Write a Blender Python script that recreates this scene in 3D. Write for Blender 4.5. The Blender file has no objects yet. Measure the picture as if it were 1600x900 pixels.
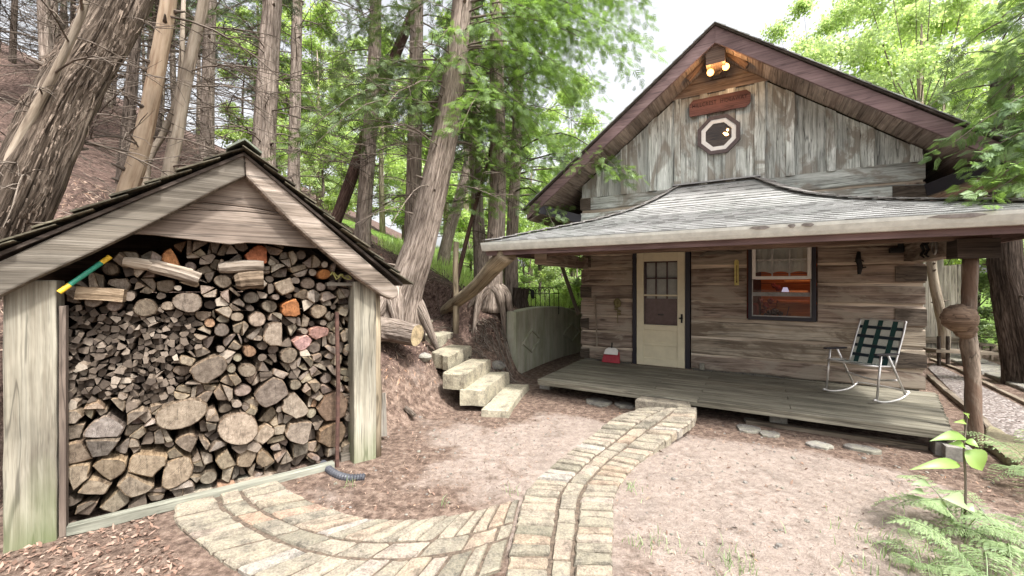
import bpy, math, random
import numpy as np
from mathutils import Vector, Matrix

# ------------------------------------------------------------ camera, sky, sun, exposure
F = 650.0; CX = 800.0; CY = 445.0; EYE = 1.67
scn = bpy.context.scene
cd = bpy.data.cameras.new('camera'); cam = bpy.data.objects.new('camera', cd)
scn.collection.objects.link(cam); scn.camera = cam
cd.sensor_width = 36; cd.lens = 36*F/1600.0; cd.clip_start = .05; cd.clip_end = 600
cd.shift_y = -(450-CY)/1600.0
cam.location = (0, 0, EYE); cam.rotation_euler = (math.radians(90), 0, 0)

SUN_EL = math.radians(58); SUN_AZ = math.radians(138)      # azimuth measured clockwise from +Y
w = bpy.data.worlds.new("World"); scn.world = w; w.use_nodes = True
nt = w.node_tree; nt.nodes.clear()
sky = nt.nodes.new('ShaderNodeTexSky'); sky.sky_type = 'NISHITA'; sky.sun_disc = False
sky.sun_elevation = SUN_EL; sky.sun_rotation = SUN_AZ; sky.air_density = 1.0; sky.dust_density = 6.0; sky.ozone_density = 1.0
hs = nt.nodes.new('ShaderNodeHueSaturation'); hs.inputs['Saturation'].default_value = .15
bg = nt.nodes.new('ShaderNodeBackground'); bg.inputs[1].default_value = .15
ow = nt.nodes.new('ShaderNodeOutputWorld')
nt.links.new(sky.outputs[0], hs.inputs['Color']); nt.links.new(hs.outputs[0], bg.inputs[0]); nt.links.new(bg.outputs[0], ow.inputs[0])
sd = bpy.data.lights.new('sun', 'SUN'); sd.energy = 2.6; sd.angle = math.radians(5); sd.color = (1, .965, .925)
so = bpy.data.objects.new('sun', sd); scn.collection.objects.link(so)
so.rotation_euler = (math.radians(90)-SUN_EL, 0, -SUN_AZ+math.pi)
dv = Vector((math.sin(SUN_AZ)*math.cos(SUN_EL), math.cos(SUN_AZ)*math.cos(SUN_EL), math.sin(SUN_EL)))
so.rotation_euler = dv.to_track_quat('Z', 'Y').to_euler(); so.location = dv*40
vs = scn.view_settings; vs.view_transform = 'Standard'; vs.look = 'None'; vs.gamma = 1; vs.exposure = 1.4
scn.render.film_transparent = False
scn.cycles.max_bounces = 6; scn.cycles.diffuse_bounces = 3; scn.cycles.glossy_bounces = 2
scn.cycles.transmission_bounces = 4; scn.cycles.transparent_max_bounces = 6; scn.cycles.caustics_reflective = False; scn.cycles.caustics_refractive = False

C = scn.collection
R = random.Random(7); NR = np.random.default_rng(7)
def U(a, b): return R.uniform(a, b)

# ------------------------------------------------------------ frames
class Frame:
    def __init__(s, ux, uy): s.u = (ux, uy); s.v = (-uy, ux)
    def w(s, x, y, z=0): return (x*s.u[0]+y*s.v[0], x*s.u[1]+y*s.v[1], z)
    def loc(s, X, Y): return (X*s.u[0]+Y*s.u[1], X*s.v[0]+Y*s.v[1])
    def at(s, px, py, d):
        a = (px-CX)/F; Y = d/(a*s.v[0]+s.v[1]); x = Y*(a*s.u[0]+s.u[1])
        return x, d, EYE+(CY-py)/F*Y
CAB = Frame(.863, -.5052); SH = Frame(.803, .596)
WORLD = Frame(1, 0)
def P(px, py, Y): return ((px-CX)/F*Y, Y, EYE+(CY-py)/F*Y)

# ------------------------------------------------------------ tagging
def tag(o, label=None, cat=None, group=None, kind=None):
    if label: o['label'] = label
    if cat: o['category'] = cat
    if group: o['group'] = group
    if kind: o['kind'] = kind
    return o
def thing(name, loc, label, cat, group=None):
    o = bpy.data.objects.new(name, None); C.objects.link(o); o.location = loc; o.empty_display_size = .2
    return tag(o, label, cat, group)
def copy_tree(o, parent=None):
    c = o.copy(); C.objects.link(c)
    if parent: c.parent = parent
    for ch in o.children: copy_tree(ch, c)
    return c

# ------------------------------------------------------------ mesh builder
def vsub(a, b): return (a[0]-b[0], a[1]-b[1], a[2]-b[2])
class MB:
    def __init__(s, fr=WORLD): s.v = []; s.f = []; s.uv = []; s.r = []; s.m = []; s.fr = fr
    def add(s, vs, fs, uvs=None, rnd=None, mat=0):
        b = len(s.v); rnd = R.random() if rnd is None else rnd
        s.v += [s.fr.w(*p) for p in vs]
        for i, f in enumerate(fs):
            s.f.append([b+k for k in f]); s.r.append(rnd); s.m.append(mat)
            if uvs: s.uv += uvs[i]
            else: s.uv += [(vs[k][0]+vs[k][1], vs[k][2]) for k in f]
    def beam(s, p0, p1, wd, ht, up=(0, 0, 1), rnd=None, seg=1, jit=0., mat=0, w1=None, h1=None):
        """box along p0-p1 (p = centre of the section); wd sideways, ht along up"""
        p0 = Vector(p0); p1 = Vector(p1); d = (p1-p0); L = d.length; d.normalize()
        up = Vector(up); side = d.cross(up)
        if side.length < 1e-4: side = d.cross(Vector((0, 1, 0)))
        side.normalize(); upv = side.cross(d).normalized()
        w1 = wd if w1 is None else w1; h1 = ht if h1 is None else h1
        vs = []; o = R.random()*20
        for i in range(seg+1):
            t = i/seg; c = p0+(p1-p0)*t; ww = wd+(w1-wd)*t; hh = ht+(h1-ht)*t
            for sx, sy in ((-1, -1), (1, -1), (1, 1), (-1, 1)):
                j1 = U(-jit, jit) if jit else 0; j2 = U(-jit, jit) if jit else 0
                q = c+side*(sx*ww/2+j1)+upv*(sy*ht*0+sy*hh/2+j2); vs.append(tuple(q))
        fs = []; uvs = []
        per = [0, wd, wd+ht, 2*wd+ht, 2*wd+2*ht]
        for i in range(seg):
            for k in range(4):
                a = i*4+k; b = i*4+(k+1) % 4
                fs.append([a, b, b+4, a+4]); u0 = o+L*i/seg; u1 = o+L*(i+1)/seg
                uvs.append([(u0, o+per[k]), (u0, o+per[k+1]), (u1, o+per[k+1]), (u1, o+per[k])])
        fs.append([3, 2, 1, 0]); uvs.append([(o, o), (o+.02, o), (o+.02, o+ht), (o, o+ht)])
        e = seg*4; fs.append([e, e+1, e+2, e+3]); uvs.append([(o, o), (o+.02, o), (o+.02, o+ht), (o, o+ht)])
        s.add(vs, fs, uvs, rnd, mat)
    def box(s, x0, x1, y0, y1, z0, z1, rnd=None, mat=0, seg=1, jit=0.):
        """axis box; grain along longest side"""
        dx, dy, dz = x1-x0, y1-y0, z1-z0; cx, cy, cz = (x0+x1)/2, (y0+y1)/2, (z0+z1)/2
        if dx >= dy and dx >= dz: s.beam((x0, cy, cz), (x1, cy, cz), dy, dz, (0, 0, 1), rnd, seg, jit, mat)
        elif dz >= dy: s.beam((cx, cy, z0), (cx, cy, z1), dx, dy, (0, 1, 0), rnd, seg, jit, mat)
        else: s.beam((cx, y0, cz), (cx, y1, cz), dx, dz, (0, 0, 1), rnd, seg, jit, mat)
    def tube(s, pts, rad, n=10, noise=0., caps=True, rnd=None, mat=0, capmat=None, flute=0., closed=False):
        pts = [Vector(p) for p in pts]; m = len(pts)
        if not hasattr(rad, '__len__'): rad = [rad]*m
        vs = []; ref = None; L = 0; Ls = []
        ph = [U(0, 6.3) for _ in range(3)]
        for i, p in enumerate(pts):
            if closed: d = pts[(i+1) % m]-pts[(i-1) % m]
            else: d = (pts[min(i+1, m-1)]-pts[max(i-1, 0)])
            if d.length < 1e-9: d = Vector((0, 0, 1))
            d.normalize()
            if ref is None:
                ref = Vector((1, 0, 0)) if abs(d.x) < .8 else Vector((0, 1, 0))
            ref = (ref-d*ref.dot(d)).normalized(); b = d.cross(ref)
            if i: L += (p-pts[i-1]).length
            Ls.append(L)
            for k in range(n):
                a = 2*math.pi*k/n
                r = rad[i]*(1+flute*(math.sin(3*a+ph[0])+.6*math.sin(5*a+ph[1]+L*.6))+(U(-noise, noise) if noise else 0))
                vs.append(tuple(p+(ref*math.cos(a)+b*math.sin(a))*r))
        fs = []; uvs = []; o = R.random()*20; mr = sum(rad)/m
        for i in range(m if closed else m-1):
            i2 = (i+1) % m
            for k in range(n):
                k2 = (k+1) % n
                fs.append([i*n+k, i*n+k2, i2*n+k2, i2*n+k])
                u0 = o+Ls[i]; u1 = o+(Ls[i2] if i2 else L+.1); v0 = o+6.283*mr*k/n; v1 = o+6.283*mr*(k+1)/n
                uvs.append([(u0, v0), (u0, v1), (u1, v1), (u1, v0)])
        s.add(vs, fs, uvs, rnd, mat)
        if caps and not closed:
            b0 = len(s.v)-len(vs); cm = mat if capmat is None else capmat
            for base, rev in ((0, True), ((m-1)*n, False)):
                f = [b0+base+k for k in range(n)]
                if rev: f.reverse()
                s.f.append(f); s.r.append(s.r[-1]); s.m.append(cm)
                c = pts[0] if rev else pts[-1]; rr = rad[0] if rev else rad[-1]
                for k in range(n):
                    a = 6.283*k/n; s.uv.append((o+rr*math.cos(a), o+rr*math.sin(a)))
    def prism(s, poly, ext, rnd=None, mat=0, capmat=None):
        """poly: list of 3-d points, ext: vector"""
        n = len(poly); vs = list(poly)+[(p[0]+ext[0], p[1]+ext[1], p[2]+ext[2]) for p in poly]
        fs = [[k for k in range(n)][::-1], [n+k for k in range(n)]]
        o = R.random()*9
        def pl(p): return (o+p[0]+p[1], o+p[2])
        uvs = [[pl(vs[k]) for k in f] for f in fs]
        rnd = R.random() if rnd is None else rnd
        s.add(vs, fs, uvs, rnd, mat if capmat is None else capmat)
        b = len(s.v)-len(vs); per = 0; LE = Vector(ext).length
        for k in range(n):
            k2 = (k+1) % n; l = (Vector(vs[k])-Vector(vs[k2])).length
            s.f.append([b+k, b+k2, b+n+k2, b+n+k]); s.r.append(rnd); s.m.append(mat)
            s.uv += [(o, o+per), (o, o+per+l), (o+LE, o+per+l), (o+LE, o+per)]; per += l
    def sphere(s, c, rx, ry=None, rz=None, n=10, m=7, noise=0, rnd=None, mat=0):
        ry = rx if ry is None else ry; rz = rx if rz is None else rz
        vs = []; 
        for i in range(m+1):
            th = math.pi*i/m
            for k in range(n):
                a = 2*math.pi*k/n; q = 1+(U(-noise, noise) if noise else 0)
                vs.append((c[0]+rx*q*math.sin(th)*math.cos(a), c[1]+ry*q*math.sin(th)*math.sin(a), c[2]+rz*q*math.cos(th)))
        fs = [[i*n+k, (i+1)*n+k, (i+1)*n+(k+1) % n, i*n+(k+1) % n] for i in range(m) for k in range(n)]
        s.add(vs, fs, None, rnd, mat)
    def build(s, name, mats, parent=None, base=None, smooth=False, bevel=0, sub=0, **kw):
        if not isinstance(mats, (list, tuple)): mats = [mats]
        if parent is not None: b = Vector(parent['_b']) if '_b' in parent else parent.location.copy()
        elif base is not None: b = Vector(base)
        else:
            a = np.array(s.v); b = Vector(((a[:, 0].min()+a[:, 0].max())/2, (a[:, 1].min()+a[:, 1].max())/2, a[:, 2].min()))
        me = bpy.data.meshes.new(name)
        me.from_pydata([vsub(p, b) for p in s.v], [], s.f)
        uvl = me.uv_layers.new(name='UVMap'); uvl.data.foreach_set('uv', np.array(s.uv, dtype=np.float32).ravel())
        at = me.attributes.new('rnd', 'FLOAT', 'FACE'); at.data.foreach_set('value', np.array(s.r, dtype=np.float32))
        for m in mats: me.materials.append(m)
        me.polygons.foreach_set('material_index', s.m)
        if smooth: me.polygons.foreach_set('use_smooth', [True]*len(s.f))
        me.update()
        o = bpy.data.objects.new(name, me); C.objects.link(o)
        if parent is not None: o.parent = parent; o.location = Vector((0, 0, 0))
        else: o.location = b
        if parent is not None and parent.type == 'MESH': pass
        if bevel:
            md = o.modifiers.new('bevel', 'BEVEL'); md.width = bevel; md.segments = 2; md.limit_method = 'ANGLE'
            md.angle_limit = math.radians(40)
        if sub:
            md = o.modifiers.new('sub', 'SUBSURF'); md.levels = sub; md.render_levels = sub
        return tag(o, **kw)
# a mesh with children: children verts use the same base as the top thing
def wbase(o):
    q = Vector((0, 0, 0))
    while o is not None: q += o.location; o = o.parent
    return q
_ob = MB.build
def _build(s, name, mats, parent=None, base=None, **kw):
    if parent is not None:
        b = wbase(parent)
        o = _ob(s, name, mats, None, b, **kw); o.parent = parent; o.location = (0, 0, 0); return o
    return _ob(s, name, mats, None, base, **kw)
MB.build = _build

def np_mesh(name, V, k, mat, base, rnd, parent=None, **kw):
    """V: (n*k,3) verts of n separate k-gons"""
    n = len(V)//k; V = (V-np.array(base)).astype(np.float32)
    me = bpy.data.meshes.new(name)
    me.vertices.add(n*k); me.vertices.foreach_set('co', V.ravel())
    me.loops.add(n*k); me.loops.foreach_set('vertex_index', np.arange(n*k, dtype=np.int32))
    me.polygons.add(n); me.polygons.foreach_set('loop_start', np.arange(0, n*k, k, dtype=np.int32))
    me.polygons.foreach_set('loop_total', np.full(n, k, dtype=np.int32))
    at = me.attributes.new('rnd', 'FLOAT', 'FACE'); at.data.foreach_set('value', rnd.astype(np.float32))
    me.materials.append(mat); me.update(calc_edges=True)
    o = bpy.data.objects.new(name, me); C.objects.link(o)
    if parent is not None: o.parent = parent
    else: o.location = base
    return tag(o, **kw)

# ------------------------------------------------------------ materials
class NG:
    def __init__(s, name):
        s.m = bpy.data.materials.new(name); s.m.use_nodes = True; s.t = s.m.node_tree; s.t.nodes.clear()
        s.o = s.n('OutputMaterial')
    def n(s, ty, **kw):
        nd = s.t.nodes.new('ShaderNode'+ty)
        for k, v in kw.items():
            if k.startswith('i_'):
                key = k[2:]; key = int(key) if key.isdigit() else key.replace('_', ' '); s.set(nd, key, v)
            else: setattr(nd, k, v)
        return nd
    def set(s, nd, key, v):
        if isinstance(v, bpy.types.NodeSocket): s.t.links.new(v, nd.inputs[key])
        else:
            if isinstance(v, tuple) and len(v) == 3 and nd.inputs[key].type == 'RGBA': v = v+(1,)
            nd.inputs[key].default_value = v
    def noise(s, vec, scale, detail=5, rough=.6, dist=0.):
        n = s.n('TexNoise', i_Vector=vec, i_Scale=scale, i_Detail=detail, i_Roughness=rough, i_Distortion=dist).outputs[0]; m = s.n('Math', operation='MULTIPLY_ADD'); s.set(m, 0, n); s.set(m, 1, 1.5); s.set(m, 2, -.25); return m.outputs[0]
    def map(s, vec, sc, loc=(0, 0, 0)): return s.n('Mapping', i_Vector=vec, i_Scale=sc, i_Location=loc).outputs[0]
    def ramp(s, fac, stops):
        r = s.n('ValToRGB', i_Fac=fac); e = r.color_ramp.elements
        while len(e) > 1: e.remove(e[-1])
        e[0].position = stops[0][0]; c = stops[0][1]; e[0].color = (c if isinstance(c, tuple) else (c, c, c))+(1,)
        for p, c in stops[1:]:
            x = e.new(p); x.color = (c if isinstance(c, tuple) else (c, c, c))+(1,)
        return r.outputs[0]
    def mix(s, fac, a, b, mode='MIX'):
        m = s.n('Mix', data_type='RGBA', blend_type=mode); s.set(m, 0, fac); s.set(m, 6, a); s.set(m, 7, b); return m.outputs[2]
    def math(s, op, a, b=0.): 
        m = s.n('Math', operation=op); s.set(m, 0, a); s.set(m, 1, b); return m.outputs[0]
    def bump(s, h, strength=.5, dist=.02): return s.n('Bump', i_Height=h, i_Strength=strength, i_Distance=dist).outputs[0]
    def attr(s, nm='rnd'): return s.n('Attribute', attribute_name=nm).outputs['Fac']
    def prin(s, col, rough=.8, normal=None, spec=.3, metal=0., **kw):
        p = s.n('BsdfPrincipled'); s.set(p, 'Base Color', col); s.set(p, 'Roughness', rough); s.set(p, 'Metallic', metal)
        s.set(p, 'Specular IOR Level', spec)
        if normal is not None: s.set(p, 'Normal', normal)
        for k, v in kw.items(): s.set(p, k.replace('_', ' '), v)
        s.t.links.new(p.outputs[0], s.o.inputs[0]); return p

def wood(name, dark, mid, light, grain=28, along=1.2, var=.35, moss=None, bump=.35, streak=.5, rough=.85, stain=None):
    g = NG(name); tc = g.n('TexCoord'); uv = tc.outputs['UV']; r = g.attr()
    off = g.n('CombineXYZ', i_0=g.math('MULTIPLY', r, 37.), i_1=g.math('MULTIPLY', r, 11.), i_2=g.math('MULTIPLY', r, 5.)).outputs[0]
    v = g.n('VectorMath', operation='ADD'); g.set(v, 0, uv); g.set(v, 1, off); v = v.outputs[0]
    a = g.noise(g.map(v, (along, grain, 1)), 1.0, 6, .65, .6)
    b = g.noise(g.map(v, (along*.5, grain*.25, 1)), 1.3, 4, .6, 1.2)
    c = g.noise(g.map(v, (along*3, grain*3, 1)), 1.0, 3, .7)
    big = g.noise(g.map(v, (1.3, 3, 1)), 1.0, 4, .6, .4)
    f = g.math('ADD', g.math('MULTIPLY', a, .55), g.math('MULTIPLY', b, .45))
    col = g.ramp(f, [(.3, dark), (.5, mid), (.7, light)])
    crack = g.ramp(c, [(.30, .35), (.40, 1.)])
    col = g.mix(streak, col, crack, 'MULTIPLY')
    fine = g.noise(g.map(v, (along*1.6, grain*4.5, 1)), 1., 4, .75)
    col = g.mix(.55, col, g.ramp(fine, [(.3, .62), (.5, 1.), (.7, 1.28)]), 'MULTIPLY')
    rid = g.math('ABSOLUTE', g.math('SUBTRACT', g.noise(g.map(v, (along*.45, grain*.42, 1), (5, 3, 0)), 1., 3, .55, .3), .5))
    col = g.mix(min(1., .45+streak*.5), col, g.ramp(rid, [(.006, .3), (.022, 1.)]), 'MULTIPLY')
    tone = g.ramp(big, [(.3, .62), (.7, 1.25)])
    col = g.mix(.7, col, tone, 'MULTIPLY')
    bright = g.math('ADD', g.math('MULTIPLY', r, var*2), 1-var)
    cb = g.n('CombineColor', i_0=bright, i_1=bright, i_2=bright).outputs[0]
    col = g.mix(1., col, cb, 'MULTIPLY')
    # knots
    vo = g.n('TexVoronoi', i_Vector=g.map(v, (1.1, 3.2, 1)), i_Scale=1.0).outputs['Distance']
    kn = g.ramp(vo, [(.04, 1.), (.1, 0.)])
    col = g.mix(g.math('MULTIPLY', kn, .75), col, tuple(x*.35 for x in dark))
    if stain is not None:
        st = g.noise(g.map(v, (1.0, 2.2, 1), (3, 9, 0)), 1.2, 5, .65, 1.)
        col = g.mix(g.ramp(st, [(.48, 0.), (.62, .8)]), col, stain)
    if moss is not None:
        ob = tc.outputs['Object']; sx = g.n('SeparateXYZ', i_0=ob)
        mz = g.ramp(g.math('ADD', sx.outputs[2], g.math('MULTIPLY', big, .5)), [(moss[1], 1.), (moss[2], 0.)])
        col = g.mix(g.math('MULTIPLY', mz, .75), col, moss[0])
    h = g.math('ADD', g.math('MULTIPLY', f, .7), g.math('MULTIPLY', c, .5))
    g.prin(col, rough, g.bump(h, bump, .012), .25)
    return g.m

def bark(name, dark, mid, light, bump=1., cs=38, al=1.8, strips=1.):
    g = NG(name); uv = g.n('TexCoord').outputs['UV']
    a = g.noise(g.map(uv, (al, cs, 1)), 1., 6, .65, .8)
    b = g.noise(g.map(uv, (al*3, cs*2.2, 1)), 1., 4, .7, .3)
    c = g.noise(g.map(uv, (.8, 3, 1)), 1., 4, .6, .3)
    vo = g.n('TexVoronoi', feature='DISTANCE_TO_EDGE', i_Vector=g.n('VectorMath', operation='ADD').outputs[0], i_Scale=1.)
    va = vo.inputs['Vector'].links[0].from_node; g.set(va, 0, g.map(uv, (al*2.2, cs*.75, 1))); sv = g.n('CombineXYZ', i_0=g.math('MULTIPLY', b, .6), i_1=g.math('MULTIPLY', a, 1.6)).outputs[0]; g.set(va, 1, sv)
    ed = g.ramp(vo.outputs[0], [(.0, 0.), (.22, 1.)])
    f = g.math('ADD', g.math('MULTIPLY', a, .5), g.math('MULTIPLY', b, .4)); f = g.math('ADD', f, g.math('MULTIPLY', g.math('SUBTRACT', ed, .6), strips*.09))
    col = g.ramp(f, [(.30, dark), (.44, mid), (.60, light)])
    col = g.mix(.75, col, g.ramp(c, [(.3, .6), (.7, 1.3)]), 'MULTIPLY')
    g.prin(col, .95, g.bump(f, bump, .04), .1)
    return g.m

def leafmat(name, dark, light, trans=.45, tcol=None, rough=.6):
    g = NG(name); r = g.attr()
    ob = g.n('TexCoord').outputs['Object']; nn = g.noise(ob, 1.3, 3, .6)
    f = g.math('ADD', g.math('MULTIPLY', r, .6), g.math('MULTIPLY', nn, .5))
    col = g.ramp(f, [(.2, dark), (.85, light)])
    d = g.n('BsdfDiffuse', i_Color=col); tc = g.mix(1., col, tcol or (1.25, 1.35, .75), 'MULTIPLY')
    t = g.n('BsdfTranslucent', i_Color=tc); gl = g.n('BsdfGlossy', i_Color=(.7, .8, .7), i_Roughness=.45)
    m = g.n('MixShader', i_0=trans); g.t.links.new(d.outputs[0], m.inputs[1]); g.t.links.new(t.outputs[0], m.inputs[2])
    m2 = g.n('MixShader', i_0=.05); g.t.links.new(m.outputs[0], m2.inputs[1]); g.t.links.new(gl.outputs[0], m2.inputs[2])
    g.t.links.new(m2.outputs[0], g.o.inputs[0]); return g.m

def plain(name, col, rough=.6, metal=0, spec=.4, var=.2, sc=18, bump=.08, **kw):
    g = NG(name); ob = g.n('TexCoord').outputs['Object']
    n = g.noise(ob, sc, 5, .65); r = g.attr()
    c = g.mix(1., col, g.ramp(n, [(.3, 1-var), (.7, 1+var)]), 'MULTIPLY')
    rr = g.math('ADD', rough-.08, g.math('MULTIPLY', n, .16))
    g.prin(c, rr, g.bump(n, bump, .01), spec, metal, **kw); return g.m

def emit(name, col, st):
    g = NG(name); e = g.n('Emission', i_Color=col, i_Strength=st); g.t.links.new(e.outputs[0], g.o.inputs[0]); return g.m

M = {}
M['shedpost'] = wood('shed_post_wood', (.14, .12, .09), (.25, .23, .18), (.345, .325, .265), 20, .8, .12, moss=((.1, .13, .045), .12, .7), streak=.4, bump=.35)
M['shedgrey'] = wood('grey_weathered_board', (.075, .063, .048), (.14, .122, .098), (.21, .188, .155), 26, .5, .12, bump=.5, streak=.25)
M['shedboard'] = wood('gable_weathered_board', (.1, .075, .058), (.185, .148, .12), (.26, .215, .175), 24, .9, .12, streak=.4)
M['darkboard'] = wood('dark_old_board', (.035, .028, .022), (.07, .055, .045), (.11, .09, .075), 20, 1, .3)
M['shake'] = wood('cedar_shake', (.04, .035, .022), (.09, .08, .055), (.16, .145, .105), 40, 2, .4)
M['log'] = wood('hewn_log_wood', (.1, .07, .054), (.28, .215, .17), (.45, .37, .305), 24, .8, .22, stain=(.33, .285, .23), bump=.6)
M['logpale'] = wood('pale_hewn_log_wood', (.17, .13, .095), (.36, .305, .235), (.5, .445, .365), 22, .7, .15, stain=(.15, .115, .085), bump=.6)
M['logend'] = wood('log_end_wood', (.035, .028, .022), (.085, .067, .052), (.14, .115, .09), 30, 3, .3)
M['chink'] = wood('chinking_strip', (.32, .255, .195), (.47, .39, .305), (.57, .5, .41), 14, .7, .15, streak=.25)
M['gable'] = wood('silver_vertical_board', (.2, .205, .185), (.46, .485, .45), (.64, .665, .63), 26, 1., .24, stain=(.22, .195, .16), bump=.6, streak=.75)
M['deck'] = wood('deck_board_wood', (.105, .095, .07), (.185, .17, .13), (.26, .24, .19), 26, .7, .13)
M['fascia'] = wood('brown_painted_fascia', (.15, .1, .1), (.185, .125, .122), (.215, .15, .145), 20, 1, .06, streak=.15, bump=.15)
M['soffit'] = wood('soffit_board', (.14, .1, .082), (.25, .195, .16), (.35, .285, .24), 20, .8, .25)
M['redbeam'] = wood('reddish_beam_wood', (.08, .05, .038), (.15, .1, .075), (.21, .15, .115), 20, 1, .1)
M['timber'] = wood('edging_timber', (.1, .078, .055), (.18, .145, .11), (.28, .24, .19), 20, 1, .2)
M['palepost'] = wood('pale_round_post', (.16, .12, .08), (.27, .22, .15), (.38, .32, .23), 14, .8, .15, bump=.3)
M['burl'] = wood('burl_wood', (.09, .055, .035), (.19, .13, .09), (.3, .22, .16), 18, 6, .2, bump=.9)
M['sign'] = wood('cedar_sign_wood', (.09, .045, .038), (.15, .073, .062), (.2, .1, .085), 22, 1, .06, streak=.4)
M['split'] = wood('split_log_side', (.07, .05, .035), (.15, .115, .085), (.25, .2, .155), 30, 2, .3)
M['fenceboard'] = wood('pale_fence_board', (.17, .15, .12), (.3, .27, .225), (.4, .37, .32), 16, .8, .25)
M['barkcedar'] = bark('cedar_bark', (.09, .068, .055), (.26, .21, .172), (.44, .37, .315))
M['barkred'] = bark('red_brown_bark', (.035, .02, .016), (.09, .055, .045), (.16, .105, .085))
M['barkshag'] = bark('shaggy_bark', (.045, .034, .026), (.19, .148, .115), (.4, .325, .26), 1.4, 34, 1.2)
M['barktan'] = bark('smooth_tan_bark', (.24, .155, .1), (.4, .3, .21), (.5, .39, .285), .3, 10, .9, 0.)
M['barkgrey'] = bark('smooth_grey_bark', (.16, .125, .095), (.29, .24, .185), (.39, .335, .27), .35, 12, 1., 0.)
M['barkdark'] = bark('dark_bark', (.02, .016, .012), (.07, .054, .044), (.15, .12, .1))
M['twig'] = bark('twig_bark', (.06, .048, .038), (.13, .105, .085), (.25, .21, .175), .3)
M['cedar'] = leafmat('cedar_foliage', (.03, .048, .018), (.15, .21, .075), .38)
M['cedarbright'] = leafmat('bright_cedar_foliage', (.05, .085, .025), (.25, .38, .1), .45)
M['cedardark'] = leafmat('dark_cedar_foliage', (.022, .03, .016), (.09, .11, .058), .3)
M['broad'] = leafmat('broad_leaf', (.2, .28, .09), (.55, .66, .28), .58)
M['broadpale'] = leafmat('pale_broad_leaf', (.3, .38, .2), (.62, .7, .45), .58)
M['fern'] = leafmat('fern_leaf', (.14, .2, .09), (.38, .48, .26), .4)
M['sapling'] = leafmat('sapling_leaf', (.15, .26, .05), (.3, .44, .11), .45)
M['black'] = plain('black_paint', (.012, .01, .016), .5)
M['iron'] = plain('black_iron', (.012, .012, .012), .6, .3)
M['gutter'] = plain('off_white_gutter_paint', (.58, .585, .53), .55, var=.12, sc=9)
M['cream'] = plain('cream_door_paint', (.62, .56, .4), .5, var=.06, sc=6)
M['white'] = plain('white_paint', (.72, .7, .66), .45, var=.05)
M['concrete'] = plain('pale_concrete_block', (.23, .215, .19), .9, var=.25, sc=20, bump=.3)
M['alu'] = plain('pale_aluminium_tube', (.62, .6, .58), .38, .75, var=.08)
M['green'] = plain('dark_green_webbing', (.012, .05, .045), .75, var=.15, sc=60)
M['navy'] = plain('dark_webbing', (.012, .022, .03), .75, var=.15, sc=60)
M['pale'] = plain('pale_webbing', (.5, .51, .45), .75, var=.1, sc=60)
M['plasticblack'] = plain('black_plastic_pipe', (.05, .052, .062), .5, spec=.5)
M['yellow'] = plain('yellow_plastic', (.62, .4, .03), .45)
M['teal'] = plain('teal_plastic', (.02, .2, .13), .45)
M['rope'] = plain('yellow_green_rope', (.3, .29, .1), .9)
M['red'] = plain('red_plastic', (.3, .012, .025), .4)
M['thermo'] = plain('yellowed_gauge', (.5, .42, .13), .5)
M['rust'] = plain('rusty_steel', (.085, .045, .035), .8, .2, var=.4)
M['rose'] = plain('dull_metal_flower', (.14, .12, .05), .6, .4)
M['steel'] = plain('dull_steel', (.3, .29, .28), .4, .8)
M['bulb'] = emit('floodlight_glow', (1, .42, .1), 3.4)
M['lampglow'] = emit('lamp_glow', (1, .55, .2), 7)
M['shade'] = emit('pale_lamp_shade_glow', (.7, .6, .8), .28)
M['orangewood'] = wood('interior_pine', (.22, .07, .02), (.4, .14, .045), (.55, .22, .075), 14, .7, .2, streak=.15)
M['shelfpale'] = plain('pale_pine_edge', (.6, .32, .14), .6)
M['interior'] = plain('dark_interior', (.085, .035, .026), .8)
M['octroom'] = wood('warm_room_panelling', (.08, .05, .035), (.17, .11, .08), (.26, .18, .13), 14, 2, .1)
M['octtrim'] = plain('dark_taupe_paint', (.085, .062, .06), .6)
M['reddark'] = plain('dark_red_fabric', (.16, .03, .03), .9)
M['blind'] = plain('pale_blind_fabric', (.6, .6, .56), .9, var=.08)
def glass():
    g = NG('window_glass'); a = g.n('BsdfTransparent', i_Color=(.85, .87, .86)); b = g.n('BsdfGlossy', i_Color=(.9, .9, .9), i_Roughness=.02)
    lw = g.n('Fresnel', i_IOR=1.4); m = g.n('MixShader', i_0=lw.outputs[0])
    g.t.links.new(a.outputs[0], m.inputs[1]); g.t.links.new(b.outputs[0], m.inputs[2]); g.t.links.new(m.outputs[0], g.o.inputs[0]); return g.m
M['glass'] = glass()

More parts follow.
